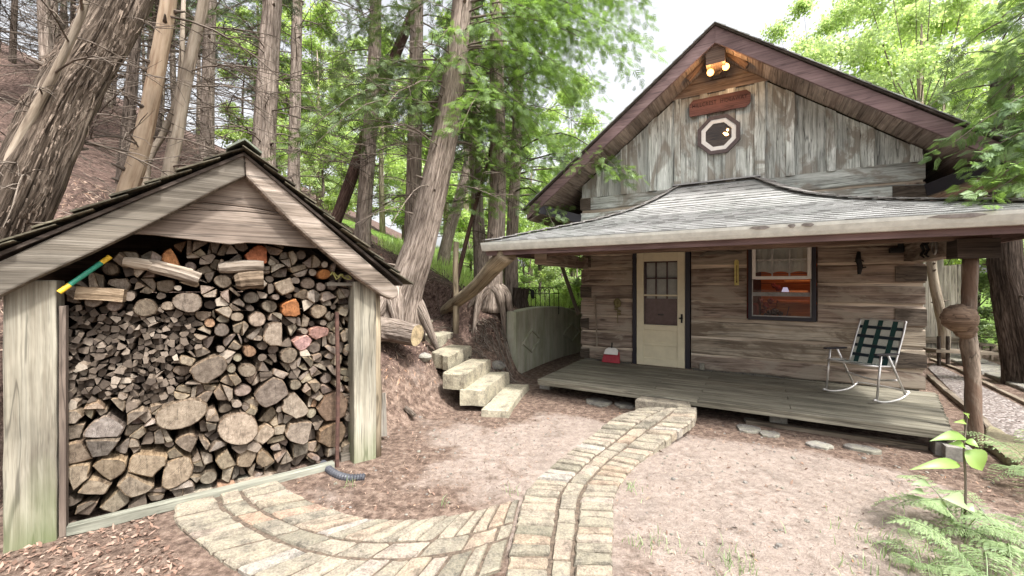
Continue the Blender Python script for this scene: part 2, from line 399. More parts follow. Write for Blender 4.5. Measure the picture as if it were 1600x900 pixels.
def endgrain():
    g = NG('firewood_end_grain'); tc = g.n('TexCoord'); ob = tc.outputs['Object']; oi = g.n('ObjectInfo')
    rr = oi.outputs['Random']
    off = g.n('CombineXYZ', i_0=g.math('MULTIPLY', g.math('SUBTRACT', rr, .5), .06), i_1=g.math('MULTIPLY', rr, 9.), i_2=g.math('MULTIPLY', g.math('SUBTRACT', rr, .4), .05)).outputs[0]
    v = g.n('VectorMath', operation='ADD'); g.set(v, 0, ob); g.set(v, 1, off); v = v.outputs[0]
    sp = g.n('SeparateXYZ', i_0=v); flat = g.n('CombineXYZ', i_0=sp.outputs[0], i_2=sp.outputs[2]).outputs[0]
    wv = g.n('TexWave', wave_type='RINGS', rings_direction='SPHERICAL', i_Vector=flat, i_Scale=38., i_Distortion=3., i_Detail=3., i_Detail_Scale=2.5).outputs[1]
    n = g.noise(v, 22, 5, .7); n2 = g.noise(v, 90, 3, .7); cr = g.noise(g.map(v, (70, 8, 9)), 1., 3, .6, 1.)
    col = g.ramp(n, [(.2, (.095, .078, .063)), (.5, (.2, .17, .142)), (.8, (.31, .272, .23))])
    col = g.mix(.3, col, g.ramp(wv, [(0., .55), (1., 1.2)]), 'MULTIPLY')
    col = g.mix(.5, col, g.ramp(cr, [(.3, .3), (.38, 1.)]), 'MULTIPLY')
    col = g.mix(.4, col, g.ramp(n2, [(.3, .7), (.7, 1.25)]), 'MULTIPLY')
    col = g.mix(1., col, oi.outputs['Color'], 'MULTIPLY')
    g.prin(col, .9, g.bump(g.math('ADD', n2, wv), .35, .006), .2); return g.m
def logside(name, cols, kind):
    g = NG(name); tc = g.n('TexCoord'); uv = tc.outputs['UV']; oi = g.n('ObjectInfo')
    a = g.noise(g.map(uv, (4, 45, 1)), 1., 6, .7, .6); b = g.noise(g.map(uv, (9, 9, 1)), 1., 4, .6)
    f = g.math('ADD', g.math('MULTIPLY', a, .7), g.math('MULTIPLY', b, .3))
    col = g.ramp(f, [(.35, cols[0]), (.5, cols[1]), (.65, cols[2])])
    col = g.mix(1., col, oi.outputs['Color'], 'MULTIPLY')
    g.prin(col, .95, g.bump(f, .8, .012), .15); return g.m
M['endgrain'] = endgrain()
M['logbark'] = logside('firewood_bark', ((.04, .03, .022), (.1, .077, .058), (.19, .15, .12)), 0)
M['logsplit'] = logside('firewood_split_face', ((.085, .063, .043), (.19, .145, .105), (.3, .245, .185)), 0)

def ground_mat():
    g = NG('forest_ground'); ob = g.n('TexCoord').outputs['Object']
    n1 = g.noise(ob, 1.1, 6, .6, .3); n2 = g.noise(ob, 14, 6, .75); n3 = g.noise(ob, 85, 3, .8); n4 = g.noise(g.map(ob, (.5, .5, .5), (4, 7, 1)), 1., 4, .6)
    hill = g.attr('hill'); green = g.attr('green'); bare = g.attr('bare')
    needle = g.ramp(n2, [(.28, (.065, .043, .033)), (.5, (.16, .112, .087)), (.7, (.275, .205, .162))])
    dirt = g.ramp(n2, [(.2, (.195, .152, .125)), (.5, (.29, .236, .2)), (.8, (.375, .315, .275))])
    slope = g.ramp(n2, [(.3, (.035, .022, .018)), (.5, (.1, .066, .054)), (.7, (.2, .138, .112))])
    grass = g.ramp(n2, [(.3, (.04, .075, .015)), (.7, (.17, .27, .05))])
    bm = g.ramp(g.math('ADD', bare, g.math('MULTIPLY', g.math('SUBTRACT', n1, .5), 1.1)), [(.38, 0.), (.62, 1.)])  # pale dirt colour, also standing in for sunlight at the yard centre
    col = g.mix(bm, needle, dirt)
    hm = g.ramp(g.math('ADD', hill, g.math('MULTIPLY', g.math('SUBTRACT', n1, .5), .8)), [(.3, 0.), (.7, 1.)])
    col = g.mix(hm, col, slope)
    gm = g.ramp(g.math('ADD', green, g.math('MULTIPLY', g.math('SUBTRACT', n4, .5), 1.)), [(.35, 0.), (.6, 1.)])
    col = g.mix(gm, col, grass)
    col = g.mix(.4, col, g.ramp(n3, [(.3, .5), (.5, 1.), (.7, 1.35)]), 'MULTIPLY')
    n5 = g.noise(ob, 3.2, 5, .65, .8); col = g.mix(.5, col, g.ramp(n5, [(.25, .6), (.5, 1.), (.8, 1.2)]), 'MULTIPLY')
    g.prin(col, .95, g.bump(g.math('ADD', n2, g.math('MULTIPLY', n3, .6)), .7, .03), .15); return g.m
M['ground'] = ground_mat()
def stone_mat(name, stops, moss=0., sc=9, obj=True):
    g = NG(name); ob = g.n('TexCoord').outputs['Object']; r = g.attr()
    off = g.n('CombineXYZ', i_0=g.math('MULTIPLY', r, 31.), i_1=g.math('MULTIPLY', r, 17.), i_2=r).outputs[0]
    v = g.n('VectorMath', operation='ADD'); g.set(v, 0, ob); g.set(v, 1, off); v = v.outputs[0]
    base = g.ramp(r, stops); n = g.noise(v, sc, 6, .7); n2 = g.noise(v, sc*8, 4, .75); n3 = g.noise(ob, 1.3, 3, .5)
    col = g.mix(.9, base, g.ramp(n, [(.28, .5), (.5, .95), (.72, 1.3)]), 'MULTIPLY')
    col = g.mix(.6, col, g.ramp(n2, [(.3, .6), (.7, 1.3)]), 'MULTIPLY')
    if moss: col = g.mix(g.math('MULTIPLY', g.ramp(g.math('ADD', n, g.math('MULTIPLY', n3, .4)), [(.62, 0.), (.82, 1.)]), moss), col, (.15, .155, .075))
    g.prin(col, .92, g.bump(g.math('ADD', n, g.math('MULTIPLY', n2, .5)), .6, .015), .2); return g.m
M['paver'] = stone_mat('path_block_stone', [(0., (.19, .17, .135)), (.3, (.25, .22, .175)), (.55, (.295, .255, .2)), (.75, (.29, .22, .165)), (.88, (.32, .295, .26)), (1., (.32, .195, .13))], .16)
M['bed'] = plain('dark_joint_soil', (.1, .075, .055), .95, var=.5, sc=40, bump=.4)
M['step'] = stone_mat('sandstone_step', [(0., (.31, .275, .205)), (1., (.38, .345, .265))], .15, 5)
M['flatstone'] = stone_mat('flat_grey_stone', [(0., (.2, .185, .165)), (1., (.29, .27, .245))], .3, 7)
def conc():
    g = NG('mossy_concrete_wall'); ob = g.n('TexCoord').outputs['Object']
    n = g.noise(g.map(ob, (3, 3, 1.2)), 1.4, 6, .65, .6); n2 = g.noise(ob, 40, 4, .7); n3 = g.noise(g.map(ob, (6, 6, .5)), 1., 4, .6)
    col = g.ramp(n, [(.2, (.3, .285, .225)), (.5, (.4, .385, .315)), (.8, (.47, .455, .385))])
    col = g.mix(.5, col, g.ramp(n3, [(.35, (.6, .7, .5)), (.65, (1.1, 1.1, 1.05))]), 'MULTIPLY')
    g.prin(col, .9, g.bump(n2, .3, .01), .2); return g.m
M['concretewall'] = conc()
def shingle():
    g = NG('asphalt_shingle'); uv = g.n('TexCoord').outputs['UV']; ob = g.n('TexCoord').outputs['Object']
    sp = g.n('SeparateXYZ', i_0=uv); row = g.math('DIVIDE', sp.outputs[1], .125); fr = g.math('FRACT', row); ri = g.math('FLOOR', row)
    tab = g.n('TexWhiteNoise', noise_dimensions='2D', i_Vector=g.n('CombineXYZ', i_0=g.math('FLOOR', g.math('ADD', g.math('MULTIPLY', sp.outputs[0], 5.2), g.math('MULTIPLY', ri, .37))), i_1=ri).outputs[0]).outputs[0]
    dash = g.noise(g.n('CombineXYZ', i_0=g.math('MULTIPLY', sp.outputs[0], 5.), i_1=g.math('MULTIPLY', ri, 3.7)).outputs[0], 1., 2, .5)
    ln = g.math('MULTIPLY', g.ramp(fr, [(.78, 0.), (.84, 1.)]), g.ramp(dash, [(.45, 0.), (.6, 1.)]))
    base = g.ramp(tab, [(0., (.235, .235, .23)), (1., (.31, .31, .305))]); base = g.mix(g.math('MULTIPLY', ln, .75), base, (.08, .078, .075))
    n = g.noise(ob, 1.4, 5, .6, .5); n2 = g.noise(ob, 130, 3, .8)
    col = g.mix(.8, base, g.ramp(n, [(.2, (.86, .9, .85)), (.55, (1, 1, .98)), (.85, (1.1, 1.09, 1.07))]), 'MULTIPLY')
    col = g.mix(.5, col, g.ramp(n2, [(.3, .7), (.7, 1.3)]), 'MULTIPLY')
    g.prin(col, .85, g.bump(g.math('SUBTRACT', n2, ln), .4, .012), .35); return g.m
M['shingle'] = shingle()
def litter_mat(name, stops):
    g = NG(name); r = g.attr(); g.prin(g.ramp(r, stops), .85, None, .2); return g.m
M['litter'] = litter_mat('dry_litter', [(0., (.05, .033, .025)), (.4, (.16, .105, .078)), (.7, (.29, .2, .15)), (.93, (.4, .31, .24)), (1., (.42, .22, .12))])
M['deadleaf'] = litter_mat('dead_leaf', [(0., (.08, .048, .036)), (.5, (.2, .125, .092)), (1., (.33, .23, .18))])

# ------------------------------------------------------------ terrain
def ss(a, b, x):
    t = np.clip((x-a)/(b-a), 0, 1); return t*t*(3-2*t)
def gh_raw(X, Y):
    X = np.asarray(X, float); Y = np.asarray(Y, float)
    q = -.664*X+.748*Y-4.19
    h1 = .48*(-X)+.2
    s = ss(6.6, 7.8, Y+.4*X)
    h2 = 1.08+.48*np.logaddexp(0, (-X-.1)*3)/3
    h2 = h2+.07*np.clip(Y-11, 0, 40)*ss(-8, -1, X)
    h = h1*(1-s)+h2*s
    h = np.minimum(h, .78*np.clip(q, 0, None)+.02*0)
    h = np.clip(h, 0, None)
    xl = X*CAB.u[0]+Y*CAB.u[1]; yl = X*CAB.v[0]+Y*CAB.v[1]
    hard = 1-ss(-4.12, -3.97, xl); soft = 1-ss(-4.05, -3.5, xl); k = ss(6.35, 6.65, yl)
    h = h*(hard*k+soft*(1-k))
    s_ = X*SH.u[0]+Y*SH.u[1]; d_ = X*SH.v[0]+Y*SH.v[1]
    pit = ss(-1.6, -1.35, s_)*(1-ss(1.35, 1.75, s_))*(1-ss(5.2, 5.5, d_))
    h = h*(1-pit)
    ax_, ay_, bx_, by_ = -.05, 5.85, -1.75, 7.75
    tt_ = np.clip(((X-ax_)*(bx_-ax_)+(Y-ay_)*(by_-ay_))/((bx_-ax_)**2+(by_-ay_)**2), 0, 1.1)
    dd_ = np.hypot(X-ax_-tt_*(bx_-ax_), Y-ay_-tt_*(by_-ay_)); zs_ = np.clip(1.12*tt_-.12, -.1, 1.)
    kk_ = 1-ss(.55, .85, dd_); h = np.where(h > zs_, h*(1-kk_)+np.clip(zs_, 0, None)*kk_, h)
    amp = .02+.05*ss(.2, 2, h)
    h = h+amp*(np.sin(X*2.1+Y*1.3)*np.sin(Y*1.9-X*.7)+.5*np.sin(X*5.3-Y*2.2)*np.sin(Y*4.7+1))*ss(.02, .5, h)
    h = h+.012*np.sin(X*1.7+1)*np.sin(Y*1.3)*(1-ss(.02, .5, h))
    return h
def gh(X, Y): return float(gh_raw(X, Y))

def hit(px, py, y0=3.5):
    for Yt in np.arange(y0, 20, .02):
        X = (px-CX)/F*Yt
        if EYE+(CY-py)/F*Yt < gh(X, Yt): return (X, float(Yt), gh(X, Yt))
    return P(px, py, 8)
def build_ground():
    n = 330; t = np.linspace(-1, 1, n)
    k = 4.6
    xs = -.6+np.sinh(t*k)/np.sinh(k)*130; ys = 5.2+np.sinh(t*k)/np.sinh(k)*130
    XX, YY = np.meshgrid(xs, ys); Z = gh_raw(XX, YY)
    V = np.stack([XX, YY, Z], -1).reshape(-1, 3)
    i = np.arange(n-1); a = (i[:, None]*n+i[None, :]).ravel()
    Fc = np.stack([a, a+1, a+n+1, a+n], 1)
    me = bpy.data.meshes.new('ground'); me.from_pydata(V.tolist(), [], Fc.tolist())
    x, y, z = V[:, 0], V[:, 1], V[:, 2]
    def put(nm, val):
        at = me.attributes.new(nm, 'FLOAT', 'POINT'); at.data.foreach_set('value', val.astype(np.float32))
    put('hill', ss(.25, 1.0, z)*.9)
    put('green', ss(10, 14, y)*ss(-7, -2.5, x+.05*y)+.35*ss(9, 20, y)*ss(-14, -5, x))
    yl_ = x*CAB.v[0]+y*CAB.v[1]
    put('bare', (1-.9*ss(4.75, 5.3, yl_))*np.clip(.95*np.exp(-((x-1.9)**2/3.2+(y-3.3)**2/1.6))+.75*np.exp(-((x-.3)**2/1.2+(y-4.5)**2/.5))+.2, 0, 1))  # bare dirt mask; its centre also paints in the sunlit patch, less along the deck
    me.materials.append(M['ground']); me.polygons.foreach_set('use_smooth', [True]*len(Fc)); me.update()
    o = bpy.data.objects.new('ground', me); C.objects.link(o); tag(o, kind='structure')
build_ground()

# ------------------------------------------------------------ splines
def spline(pts, n):
    pts = [np.array(p, float) for p in pts]; out = []
    Pp = [2*pts[0]-pts[1]]+pts+[2*pts[-1]-pts[-2]]; m = len(pts)-1
    for i in range(n):
        t = i/(n-1)*m; k = min(int(t), m-1); u = t-k
        a, b, c, d = Pp[k], Pp[k+1], Pp[k+2], Pp[k+3]
        out.append(.5*((2*b)+(c-a)*u+(2*a-5*b+4*c-d)*u*u+(3*b-a-3*c+d)*u**3))
    return out

# ------------------------------------------------------------ block path
def blocks(mb, L, Rr, cols, zf, n=240, gap=.011):
    Lp = spline(L, n); Rp = spline(Rr, n)
    ctr = [(a+b)/2 for a, b in zip(Lp, Rp)]; cum = [0]
    for i in range(1, n): cum.append(cum[-1]+np.linalg.norm(ctr[i]-ctr[i-1]))
    tot = cum[-1]
    def at(s, f):
        s = min(max(s, 0), tot*.9999); i = np.searchsorted(cum, s, side='right')-1; i = min(i, n-2)
        t = (s-cum[i])/(cum[i+1]-cum[i]); a = Lp[i]*(1-t)+Lp[i+1]*t; b = Rp[i]*(1-t)+Rp[i+1]*t
        return a*(1-f)+b*f
    for f0, f1, ln in cols:
        s = U(-.05, 0)
        while s < tot:
            l = ln*U(.85, 1.15); e = min(s+l, tot)
            if e-s < .05: break
            a0 = s+gap; a1 = e-gap; j = lambda: U(-.007, .007)
            pts = []
            for (sa, fa) in ((a0, f0), (a0, (f0+f1)/2), (a0, f1), ((a0+a1)/2, f1), (a1, f1), (a1, (f0+f1)/2), (a1, f0), ((a0+a1)/2, f0)):
                p = at(sa, fa); pts.append((p[0]+j(), p[1]+j()))
            c = at((a0+a1)/2, (f0+f1)/2); dz = U(-.006, .008); tx = U(-.02, .02); ty = U(-.02, .02)
            vs = []
            def zz(p): return zf(p[0], p[1])+.03+dz+tx*(p[0]-c[0])+ty*(p[1]-c[1])
            ins = []
            for p in pts: vs.append((p[0], p[1], zz(p)-.09))
            for p in pts: vs.append((p[0], p[1], zz(p)-.013))
            for p in pts:
                q = (p[0]+(c[0]-p[0])*.09, p[1]+(c[1]-p[1])*.09); vs.append((q[0], q[1], zz(q)+U(-.003, .002)))
            vs.append((c[0], c[1], zz(c)+.002))
            fs = []
            for r in range(2):
                for k in range(8): fs.append([r*8+k, r*8+(k+1) % 8, (r+1)*8+(k+1) % 8, (r+1)*8+k])
            for k in range(8): fs.append([16+k, 16+(k+1) % 8, 24])
            mb.add(vs, fs, None, min(1, max(0, R.gauss(.45, .27))))
            s = e
def pathz(x, y):
    xl, yl = CAB.loc(x, y); return gh(x, y)+.17*float(ss(3.9, 5.35, yl))
pm = MB()
blocks(pm, [(1.62, 5.02), (1.23, 4.86), (.93, 4.55), (.55, 4.1), (.14, 3.4), (.03, 2.85), (-.03, 2.4), (-.12, 1.7)],
       [(2.22, 5.0-.0), (2.0, 4.6), (1.62, 4.3), (1.13, 3.81), (.825, 3.31), (.68, 2.8), (.58, 2.4), (.5, 1.7)],
       [(.0, .38, .105), (.42, .60, .2), (.64, 1., .11)], pathz)
blocks(pm, [(-2.2, 3.72), (-1.75, 3.3), (-1.22, 2.99), (-.835, 2.90), (-.5, 2.96), (-.2, 3.08), (.06, 3.22)],
       [(-2.68, 3.34), (-2.38, 2.94), (-2.0, 2.66), (-1.47, 2.36), (-.95, 2.22), (-.45, 2.25), (-.06, 2.42)],
       [(.0, .38, .12), (.42, .6, .24), (.64, 1., .12)], pathz)
# kerb stone at the deck end
bed = MB()
for L_, R_ in (([(1.62, 5.02), (1.23, 4.86), (.93, 4.55), (.55, 4.1), (.14, 3.4), (.03, 2.85), (-.03, 2.4), (-.12, 1.7)], [(2.22, 5.0), (2.0, 4.6), (1.62, 4.3), (1.13, 3.81), (.825, 3.31), (.68, 2.8), (.58, 2.4), (.5, 1.7)]),
    ([(-2.2, 3.72), (-1.75, 3.3), (-1.22, 2.99), (-.835, 2.90), (-.5, 2.96), (-.2, 3.08), (.06, 3.22)], [(-2.68, 3.34), (-2.38, 2.94), (-2.0, 2.66), (-1.47, 2.36), (-.95, 2.22), (-.45, 2.25), (-.06, 2.42)])):
    a_ = spline(L_, 60); b_ = spline(R_, 60); z_ = .010 if len(L_) == 8 else .016
    vs = []
    for p, q in zip(a_, b_): vs += [(p[0], p[1], pathz(p[0], p[1])+z_), (q[0], q[1], pathz(q[0], q[1])+z_)]
    bed.add(vs, [[2*k, 2*k+1, 2*k+3, 2*k+2] for k in range(59)])
bed.build('path_bed', M['bed'], base=(0, 3, 0), kind='structure')
pm.build('path', M['paver'], base=(0, 3, 0), kind='structure', bevel=0)

# ------------------------------------------------------------ stone steps
def stone(mb, top, zt, zb, jit=.012, seg=4, rnd=None):
    """top: 4 xy corners (near-left, near-right, far-right, far-left)"""
    tp = [np.array(p) for p in top]; ring = []
    for i in range(4):
        a, b = tp[i], tp[(i+1) % 4]
        for k in range(seg): ring.append(a+(b-a)*k/seg)
    n = len(ring); c = sum(tp)/4; vs = []
    js = [np.array((U(-jit, jit), U(-jit, jit))) for _ in ring]
    for z, sc, e in ((zb, 1., 0), ((zb+zt)/2, 1.01, 0), (zt-.015, 1., 0), (zt, .965, 0)):
        for p, jj in zip(ring, js):
            q = c+(p-c)*sc+jj+np.array((U(-jit, jit), U(-jit, jit)))*.5; vs.append((q[0], q[1], z+U(-.004, .004)))
    vs.append((c[0], c[1], zt))
    fs = [[r*n+k, r*n+(k+1) % n, (r+1)*n+(k+1) % n, (r+1)*n+k] for r in range(3) for k in range(n)]
    fs += [[3*n+k, 3*n+(k+1) % n, 4*n] for k in range(n)]
    mb.add(vs, fs, None, rnd)
def gp(px, py, z):
    Y = (EYE-z)*F/(py-CY); return ((px-CX)/F*Y, Y)
steps = [((751, 639), (794, 641), (826, 600), (795, 599), .10, 'lowest sandstone step, flat on the ground at the foot of the stairs'),
         ((718, 608), (757, 609), (795, 581), (762, 580), .295, 'second sandstone step from the bottom, squared with a dark end'),
         ((691, 582), (725.6, 584.5), (766, 561), (735, 560), .49, 'third sandstone step from the bottom, a thick squared block'),
         ((674, 550), (701, 556), (736, 540), (704, 538), .647, 'fourth sandstone step from the bottom with a chipped wavy front edge'),
         ((660, 522), (683, 525), (702, 521), (676, 518), .82, 'fifth sandstone step from the bottom, mossy, beside the cut log end'),
         ((632, 503), (652, 504), (670, 501.5), (648, 500.5), 1.0, 'topmost pale stone step, partly behind the cut log end')]
for a, b, c, d, z, lab in steps:
    mb = MB(); pts = [gp(*p, z) for p in (a, b, c, d)]
    if z == .82 or z == 1.0:
        n0 = np.array(pts[1]); n1 = np.array(pts[0]); e = n1-n0; e = e/np.linalg.norm(e)*.38
        pts = [tuple(n0+e), pts[1], tuple(n0+np.array((.18, .55))), tuple(n0+e+np.array((.18, .55)))]
    cx = sum(p[0] for p in pts)/4; cy = sum(p[1] for p in pts)/4
    stone(mb, pts, z, z-.215 if z > .2 else z-.2, .012 if z < .6 else .022)
    mb.build('stone_step', M['step'], label=lab, cat='stone step', group='sandstone steps up the bank')

# ------------------------------------------------------------ retaining wall, iron fence
def retaining():
    t = thing('retaining_wall', CAB.w(-3.8, 8, 0), 'low olive grey concrete retaining wall with raised diamonds, curved along its top', 'retaining wall')
    mb = MB(CAB); N = 40; ys = [6.62+i*(5.4/N) for i in range(N+1)]
    def topz(y): 
        u = (y-6.62); return 1.17-.02*u+.06*math.sin(min(u, 3)*1.05)-.12*max(0, u-2.3)
    def xx(y): u = y-6.62; return -3.79-.10*math.sin(u*1.05)
    ring = []
    for y in ys:
        ring += [(xx(y), y, -.05), (xx(y), y, topz(y)-.015), (xx(y)-.015, y, topz(y)), (xx(y)-.2, y, topz(y)), (xx(y)-.215, y, -.05)]
    fs = []
    for i in range(N):
        for k in range(5): fs.append([i*5+k, (i+1)*5+k, (i+1)*5+(k+1) % 5, i*5+(k+1) % 5])
    fs += [[0, 1, 2, 3, 4], [N*5+4, N*5+3, N*5+2, N*5+1, N*5]]
    mb.add(ring, fs); mb.build('wall_panel', M['concretewall'], t)
    for cy, cz in ((7.35, .56), (9.35, .53)):
        m = MB(CAB); q = [(cy-.43, cz), (cy, cz+.22), (cy+.43, cz), (cy, cz-.22)]
        for i in range(4):
            a = q[i]; b = q[(i+1) % 4]
            m.beam((xx(a[0])+.008, a[0], a[1]), (xx(b[0])+.008, b[0], b[1]), .04, .05, (1, 0, 0))
        m.build('diamond_moulding', M['concretewall'], t)
retaining()
def ironfence():
    Y = 9.45; z0 = 1.0; t = thing('iron_fence', (.75, Y, z0), 'low black wrought iron garden fence with looped tops above the concrete wall', 'fence')
    p = MB(); x0 = .12; x1 = 1.06; n = 9; st = (x1-x0)/n
    for i in range(n+1): p.tube([(x0+i*st, Y, 1.0), (x0+i*st, Y, 1.5)], .009, 6)
    p.build('bars', M['iron'], t)
    p = MB()
    for i in range(n-1):
        a = x0+i*st; r = st; p.tube([(a+r-r*math.cos(k*math.pi/10), Y+.004*i, 1.5+.115*math.sin(k*math.pi/10)) for k in range(11)], .008, 6)
    p.build('loops', M['iron'], t)
    p = MB(); p.tube([(x0, Y, 1.47), (x1+.02, Y, 1.47)], .009, 6); p.tube([(x0, Y, 1.13), (x1, Y, 1.13)], .009, 6); p.build('rail', M['iron'], t)
    b = MB(); b.sphere((.47, Y-.05, 1.45), .05, .03, .1, 8, 6, .2); b.tube([(.47, Y-.05, 1.5), (.4, Y-.05, 1.57), (.36, Y-.05, 1.55)], [.03, .02, .004], 6)
    b.tube([(.49, Y-.05, 1.4), (.56, Y-.05, 1.36)], [.02, .004], 6)
    b.build('bird_ornament', M['iron'], label='small black metal bird perched against the looped iron fence', cat='ornament')
    s = MB(); pts = [(.22, 9.1, .95), (.2, 9.1, 1.15), (.18, 9.12, 1.35), (.2, 9.12, 1.6)]
    s.tube(pts, [.3, .2, .16, .17], 12, .12); s.build('stump', M['barkdark'], label='charred black tree stump on the bank above the concrete wall', cat='tree stump')
    s = MB(); a = P(874, 405, 8.9); b = P(904, 492, 8.9); s.beam(a, b, .075, .05, (0, 1, 0)); s.build('prop_pole', M['timber'], label='grey board leaning diagonally between the porch roof and the concrete wall', cat='board')
ironfence()

# ------------------------------------------------------------ cabin
WY = 7.6
cabin = thing('cabin', CAB.w(-.5, WY, 0), 'weathered square log cabin with brown gable roof, hipped porch roof and plank porch', 'cabin')
def cx_(px, d=WY): return CAB.at(px, 445, d)[0]
XL, XR = cx_(908), cx_(1446)
dX0, dX1 = cx_(995), cx_(1071); wX0, wX1 = cx_(1169), cx_(1275)
wz1 = CAB.at(1222, 386, WY)[2]; wz0 = CAB.at(1222, 501, WY)[2]
DZ = .24
def cabin_walls():
    mb = MB(CAB); ch = MB(CAB); ed = MB(CAB); ed2 = MB(CAB)
    rows = [.24, .50, .80, 1.08, 1.39, 1.68, 1.97, 2.24, 2.5, 2.78, 3.07, 3.36]
    open_ = [(dX0-.08, dX1+.09, .0, 2.34), (wX0-.02, wX1+.02, wz0-.02, wz1+.02)]
    for i in range(len(rows)-1):
        z0, z1 = rows[i], rows[i+1]; gap = U(.035, .055); zb = z0+gap*.5; zt = z1-gap*.5
        x = XL+.0; segs = [(XL, XR)]
        for (a, b, c, d) in open_:
            if zb < d and zt > c:
                ns = []
                for (p, q) in segs:
                    if a > p and b < q: ns += [(p, a), (b, q)]
                    else: ns.append((p, q))
                segs = ns
        rn = R.random()
        for (p, q) in segs:
            n = max(3, int((q-p)/.16)); L = q-p; vs = []
            o1, o2, o3 = U(0, 9), U(0, 9), U(0, 9)
            for k in range(n+1):
                xx = p+L*k/n
                t_ = zt+.007*math.sin(xx*1.3+o1)+.006*math.sin(xx*7+o2)+U(-.003, .003); b_ = zb+.007*math.sin(xx*1.1+o2)+.006*math.sin(xx*6+o3)+U(-.003, .003)
                f = WY-.008+.008*math.sin(xx*3+o3)
                vs += [(xx, WY+.2, b_), (xx, f+.012, b_), (xx, f, b_+.02), (xx, f+U(-.004, .004), (b_+t_)/2), (xx, f, t_-.02), (xx, f+.012, t_), (xx, WY+.2, t_)]
            fs = []; uvs = []; vv = [0, .2, .225, .33, .44, .46, .66]; oo = U(0, 30)
            for k in range(n):
                for m in range(6):
                    fs.append([k*7+m, (k+1)*7+m, (k+1)*7+m+1, k*7+m+1])
                    u0 = oo+p+L*k/n; u1 = oo+p+L*(k+1)/n; uvs.append([(u0, vv[m]), (u1, vv[m]), (u1, vv[m+1]), (u0, vv[m+1])])
                fs.append([k*7+6, (k+1)*7+6, (k+1)*7, k*7]); uvs.append([(0, 0)]*4)
            for e in (0, n):
                f = [e*7+m for m in range(7)]; fs.append(f if e == 0 else f[::-1]); uvs.append([(.01*m, .02*m) for m in range(7)])
            pale = 2 if z0 > 2.7 else 1 if (p > dX1-.2 and i in (1, 2)) or (i == 0 and p > 0) else 0
            mb.add(vs, fs, uvs, rn*.8+U(0, .2), pale)
        # chinking
        if i:
            segs = [(XL+.02, XR-.02)]
            for (a, b, c, d) in open_:
                if z0 < d and z0 > c:
                    ns = []
                    for (p, q) in segs:
                        if a > p and b < q: ns += [(p, a), (b, q)]
                        else: ns.append((p, q))
                    segs = ns
            for p, q in segs:
                k = max(2, int((q-p)/.5)); ch.beam((p, WY+.05, z0), (q, WY+.05, z0), .07, gap+.05, seg=k, jit=.004)
        # dovetail corner blocks
        for cxx, sgn in ((XL, 1), (XR, -1)):
            if i % 2 == (0 if sgn > 0 else 1) or R.random() < .12:
                wv = U(.16, .22) if sgn > 0 else U(.3, .36)
                a = cxx-.01*sgn; b = cxx+wv*sgn; dz = U(.0, .03)
                (ed if sgn > 0 else ed2).prism([(min(a, b), WY-.022, z0+.03+(dz if sgn > 0 else 0)), (max(a, b), WY-.022, z0+.03+(0 if sgn > 0 else dz)), (max(a, b), WY-.022, z1-.04-(0 if sgn > 0 else dz)), (min(a, b), WY-.022, z1-.04-(dz if sgn > 0 else 0))], (0, .15, 0))
    fw = mb.build('front_wall', [M['log'], M['logpale'], M['gable']], cabin)
    ch.build('chinking', M['chink'], fw); ed.build('dovetail_corner', M['logend'], fw); ed2.build('dovetail_corner', M['logend'], fw)
    # side and back walls
    for nm, x in (('side_wall', XL), ('side_wall', XR)):
        s = MB(CAB)
        for i in range(len(rows)-1):
            sg = 1 if x == XL else -1
            s.box(x+.0 if sg > 0 else x-.2, x+.2 if sg > 0 else x, WY+.0+.2, WY+6.2, rows[i]+.02, rows[i+1]-.02, jit=.004, seg=10)
            s.box(x+.03 if sg > 0 else x-.17, x+.17 if sg > 0 else x-.03, WY+.2, WY+6.2, rows[i]-.03, rows[i]+.03, mat=1)
            if (i % 2 == 1): s.box(x+.001 if sg > 0 else x-.199, x+.199 if sg > 0 else x-.001, WY+.0, WY+.2, rows[i]+.02, rows[i+1]-.02)
        s.build(nm, [M['log'], M['chink']], cabin)
    s = MB(CAB); s.box(XL, XR, WY+6.2, WY+6.4, .1, 3.36); s.build('back_wall', M['log'], cabin)
    f = MB(CAB); f.box(XL+.2, XR-.2, WY+.2, WY+6.2, .1, .22); f.build('floor', M['darkboard'], cabin)
    b = MB(CAB); b.box(XL+.05, XR-.05, WY+.05, WY+6.2, -.05, .26); b.build('foundation', M['flatstone'], cabin)
cabin_walls()

